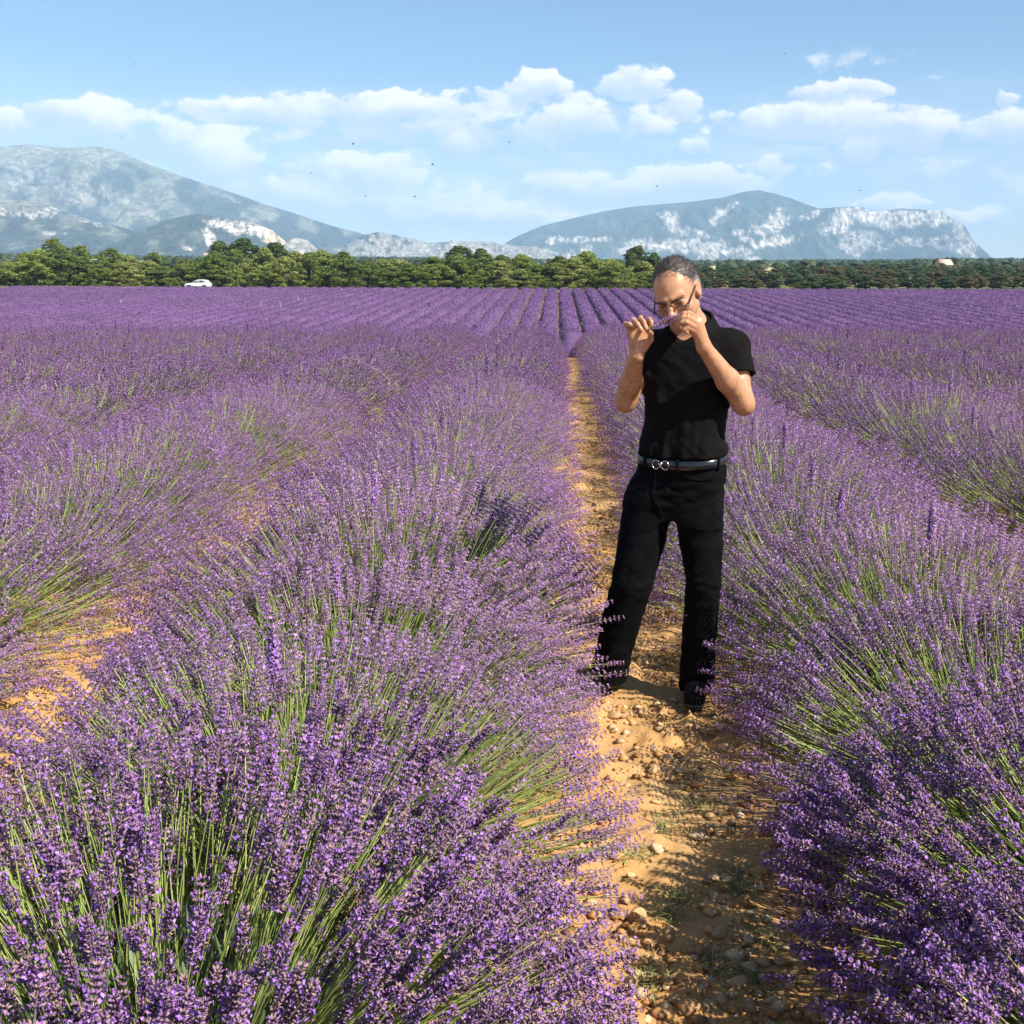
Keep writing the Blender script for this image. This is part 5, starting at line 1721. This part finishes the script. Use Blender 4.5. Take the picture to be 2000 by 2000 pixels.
LLEG = [Q(1362, 985, -.01), Q(1370, 1060, -.03), Q(1374, 1140, -.04), Q(1367, 1230, .0), Q(1361, 1310, .01), Q(1359, 1340, .01)]
fj.chain(RLEG, [.100, .096, .085, .080, .077, .077], .010)
fj.chain(LLEG, [.096, .086, .072, .071, .072, .073], .010)
fj.put(hip_fn, (JC[0] - .26, JC[1] - .2, .70), (JC[0] + .26, JC[1] + .2, 1.08), k=.045)
def hem(p):
    s = np.where(p[..., 0] < (RLEG[-1][0] + LLEG[-1][0]) / 2, RLEG[-1][2] - .022, LLEG[-1][2] - .012)
    n = (vnoise(p[..., 0] / .03, p[..., 1] / .03, seed=4) - .5) * .012
    return p[..., 2] - s - n
fj.put(hem, fj.lo, fj.lo + fj.n * fj.h, op='s', pad=0)
nz = np.meshgrid(*[fj.lo[k] + fj.h * np.arange(fj.n[k]) for k in range(3)], indexing='ij')
zz = nz[2]
knee = np.exp(-((zz - .50) / .07) ** 2) + .9 * np.exp(-((zz - .14) / .07) ** 2) + .75 * np.exp(-((zz - .86) / .10) ** 2) + .30
fj.a += ((fbm(nz[0] / .10 + nz[2] / .06, nz[2] / .045 - nz[0] / .12, nz[1] / .10, octaves=3, seed=23, ridged=True) - .6) * .013 * knee).astype(np.float32)
# fly seam
jv, jf = fj.mesh()
jeans = pl('trousers', wm('trousers', relax(jv, jf, 1, .4), jf, mat=M_JEANS, smooth=True))

# ---- belt
BC = Q(1333, 884, .0)
def belt_pt(a, r=0.0, dz=0.0):
    u = math.cos(a); v = math.sin(a)
    rl, rf = .176 + r, .128 + r
    k = (abs(u) ** 2.5 + abs(v) ** 2.5) ** (-1 / 2.5)
    p = BC + L_ * (u * k * rl) + F_ * (v * k * rf)
    return p + Z_ * (dz - .012 - .022 * max(0, v))
NBt = 72
rows = []
for i in range(NBt):
    a = 2 * math.pi * i / NBt
    rows.append([belt_pt(a, 0, -.018), belt_pt(a, .004, -.016), belt_pt(a, .004, .016), belt_pt(a, 0, .018)])
V = np.array(rows).reshape(-1, 3)
F = np.array([[i * 4 + s, ((i + 1) % NBt) * 4 + s, ((i + 1) % NBt) * 4 + (s + 1) % 4, i * 4 + (s + 1) % 4] for i in range(NBt) for s in range(4)])
belt = pl('belt', wm('belt', V, F, mat=M_BELT, smooth=False))
def front_at(px):
    """belt angle that shows at this photo column"""
    best = min(np.linspace(math.radians(10), math.radians(170), 400), key=lambda a: abs(proj(belt_pt(a)[None])[0][0] - px))
    return best
a0 = front_at(1293)
bc0 = belt_pt(a0, .010); tx = belt_pt(a0 - .05, .010) - belt_pt(a0 + .05, .010); tx /= np.linalg.norm(tx)
ny_ = np.cross(tx, Z_); ny_ /= np.linalg.norm(ny_)
if ny_[1] > 0: ny_ = -ny_
parts = []
for sx in (-1, 1):
    path = []
    for a in np.linspace(math.radians(140), math.radians(-140), 15):
        path.append(bc0 + tx * sx * (.0195 + .0155 * math.cos(a)) + Z_ * .0175 * math.sin(a) + ny_ * .003)
    parts.append(tube_np(path, [.0022] * 15, 6))
cx = np.array([[x, y, z] for z in (-.010, .010) for y in (0, .006) for x in (-.006, .006)])
bvx = np.array([bc0 + tx * x + ny_ * y + Z_ * z for x, y, z in cx])
parts.append((bvx, np.array([[0, 2, 3, 1], [4, 5, 7, 6], [0, 1, 5, 4], [2, 6, 7, 3], [0, 4, 6, 2], [1, 3, 7, 5]])))
pl('buckle', wm('buckle', *join(parts), mat=M_METAL), belt)
for px in (1262, 1324, 1402):
    a = front_at(px)
    p = []
    for dz, r in ((-.030, .002), (-.020, .0085), (.020, .0085), (.026, .002)):
        for da in (-.028, .028):
            p.append(belt_pt(a + da, r, dz))
    for dz, r in ((-.030, -.002), (-.020, .0045), (.020, .0045), (.026, -.002)):
        for da in (-.028, .028):
            p.append(belt_pt(a + da, r, dz))
    f = []
    for i in range(3):
        b = i * 2
        f += [[b, b + 1, b + 3, b + 2], [8 + b, 8 + b + 2, 8 + b + 3, 8 + b + 1], [b, b + 2, 8 + b + 2, 8 + b], [b + 1, 8 + b + 1, 8 + b + 3, b + 3]]
    f += [[0, 8, 9, 1], [6, 7, 15, 14]]
    pl('belt_loop', wm('belt_loop', np.array(p), np.array(f), mat=M_JEANS), jeans)
# pocket edge stitching: a raised welt
def on_jeans(px, py, lift=.002):
    """point of the jeans surface seen at a photo pixel"""
    x_, y_ = proj(jv)
    m = np.where(np.hypot(x_ - px, y_ - py) < 5)[0]
    j = m[np.argmin(jv[m][:, 1])]
    return P(px, py, jv[j][1] - lift)
for pts_ in ([(1333, 913), (1336, 925), (1345, 934), (1362, 938), (1380, 938), (1395, 935)], [(1247, 908), (1256, 915), (1268, 920)]):
    path = [on_jeans(*q) for q in pts_]
    pl('pocket_welt', wm('pocket_welt', *tube_np(path, [.0022] * len(path), 5), mat=M_JEANS, smooth=True), jeans)
path = [on_jeans(*q) for q in ((1281, 918), (1279, 940), (1278, 960), (1283, 985), (1296, 1008))]
pl('fly_seam', wm('fly_seam', *tube_np(path, [.0025] * len(path), 5), mat=M_JEANS, smooth=True), jeans)

# ---- shoes
def shoe(ank, fwd, name='shoe'):
    fwd = np.array([fwd[0], fwd[1], 0.0]); fwd /= np.linalg.norm(fwd); side = np.array([-fwd[1], fwd[0], 0])
    g = float(np.asarray(terrain(ank[0], ank[1]))) + SHOE_Z
    b = np.array([ank[0], ank[1], g])
    f = Field(b - [.26, .26, .01], b + [.26, .26, .16], .0042)
    f.cone(b - fwd * .035 + Z_ * .045, b + fwd * .16 + Z_ * .030, .042, .040, 0)
    f.cone(b - fwd * .02 + Z_ * .05, b - fwd * .01 + Z_ * .11, .042, .044, .03)
    f.cone(b + Z_ * .07, b + fwd * .11 + Z_ * .045, .040, .036, .03)
    f.put(lambda p: p[..., 2] - (g + .016), f.lo, f.lo + f.n * f.h, op='s', pad=0)
    v, q = f.mesh()
    s_ = pl('shoe', wm('shoe', relax(v, q, 1, .4), q, mat=M_SHOE, smooth=True))
    f2 = Field(b - [.27, .27, .01], b + [.27, .27, .05], .0042)
    f2.cone(b - fwd * .035 + Z_ * .03, b + fwd * .165 + Z_ * .03, .046, .043, 0)
    f2.put(lambda p: np.maximum(p[..., 2] - (g + .024), (g + .001) - p[..., 2]), f2.lo, f2.lo + f2.n * f2.h, op='i', pad=0)
    v2, q2 = f2.mesh()
    pl('sole', wm('sole', v2, q2, mat=M_SOLE, smooth=False), s_)
    for k in range(5):
        c_ = b + fwd * (.045 + .022 * k) + Z_ * (.099 - .0095 * k)
        w = .026
        path = [c_ - side * w - Z_ * .016, c_ - side * w * .5 - Z_ * .002, c_ + side * w * .5 - Z_ * .002, c_ + side * w - Z_ * .016]
        pl('lace', wm('lace', *tube_np(path, [.0026] * 4, 5), mat=M_LACE), s_)
SHOE_Z = .004
shoe(Q(1360, 1338, .02), (-.18, -1.0))
shoe(Q(1190, 1325, .10), (-.85, -.55))
tag(person, 'man in black polo shirt and black jeans smelling a lavender sprig on the path', 'person')

# ---- the sprig he holds (a thing of its own)
def sprig():
    root = empty('lavender_sprig', Q(1300, 627, -.275))
    o0 = np.array(root.location)
    path = np.array([Q(1240, 657, -.268), Q(1243, 646, -.272), Q(1262, 641, -.276), Q(1282, 634, -.285), Q(1304, 626, -.288), Q(1330, 620, -.284)])
    link('stem', new_mesh('stem', tube_np(path - o0, [.0016] * 6, 6)[0], tube_np(path - o0, [.0016] * 6, 6)[1], col=np.tile([[.33, .38, .14]], (36, 1)), mat=M_STEM), root)
    rng = np.random.default_rng(3)
    for (a, b, s) in ((Q(1318, 622, -.286), Q(1288, 632, -.288), 1.0), (Q(1332, 618, -.284), Q(1306, 625, -.287), .9)):
        v, f, c = spike_template(rng, 0)
        d = (b - a); x, y, z = frame(d[None])
        L = np.linalg.norm(d) / (v[:, 2].max()) 
        W = a + v[:, 0:1] * x * s + v[:, 1:2] * y * s + v[:, 2:3] * z * L
        link('flower_spike', new_mesh('flower_spike', W - o0, f, col=c, mat=M_LAV), root)
    tag(root, 'small purple lavender sprig held to the man\'s nose', 'lavender sprig')
sprig()
# ------------------------------------------------------------------ haze
def haze():
    x0, x1, y0, y1, z0, z1 = -7700, 7700, -400, 11150, -6, 1010
    V = np.array([[x, y, z] for z in (z0, z1) for y in (y0, y1) for x in (x0, x1)], float)
    F = np.array([[0, 2, 3, 1], [4, 5, 7, 6], [0, 1, 5, 4], [2, 6, 7, 3], [0, 4, 6, 2], [1, 3, 7, 5]])
    m = bpy.data.materials.new('haze'); m.use_nodes = True
    t = NT(m.node_tree)
    for nd in list(m.node_tree.nodes):
        m.node_tree.nodes.remove(nd)
    pv = t.n('ShaderNodeVolumePrincipled')
    pv.inputs['Color'].default_value = (.44, .69, 1.0, 1)
    pv.inputs['Density'].default_value = HAZE
    pv.inputs['Anisotropy'].default_value = -0.2
    out = t.n('ShaderNodeOutputMaterial')
    t.t.links.new(pv.outputs[0], out.inputs['Volume'])
    o = link('haze', new_mesh('haze', V, F, mat=m))
    tag(o, kind='stuff')
    o.display_type = 'WIRE'
HAZE = 9.5e-5
haze()
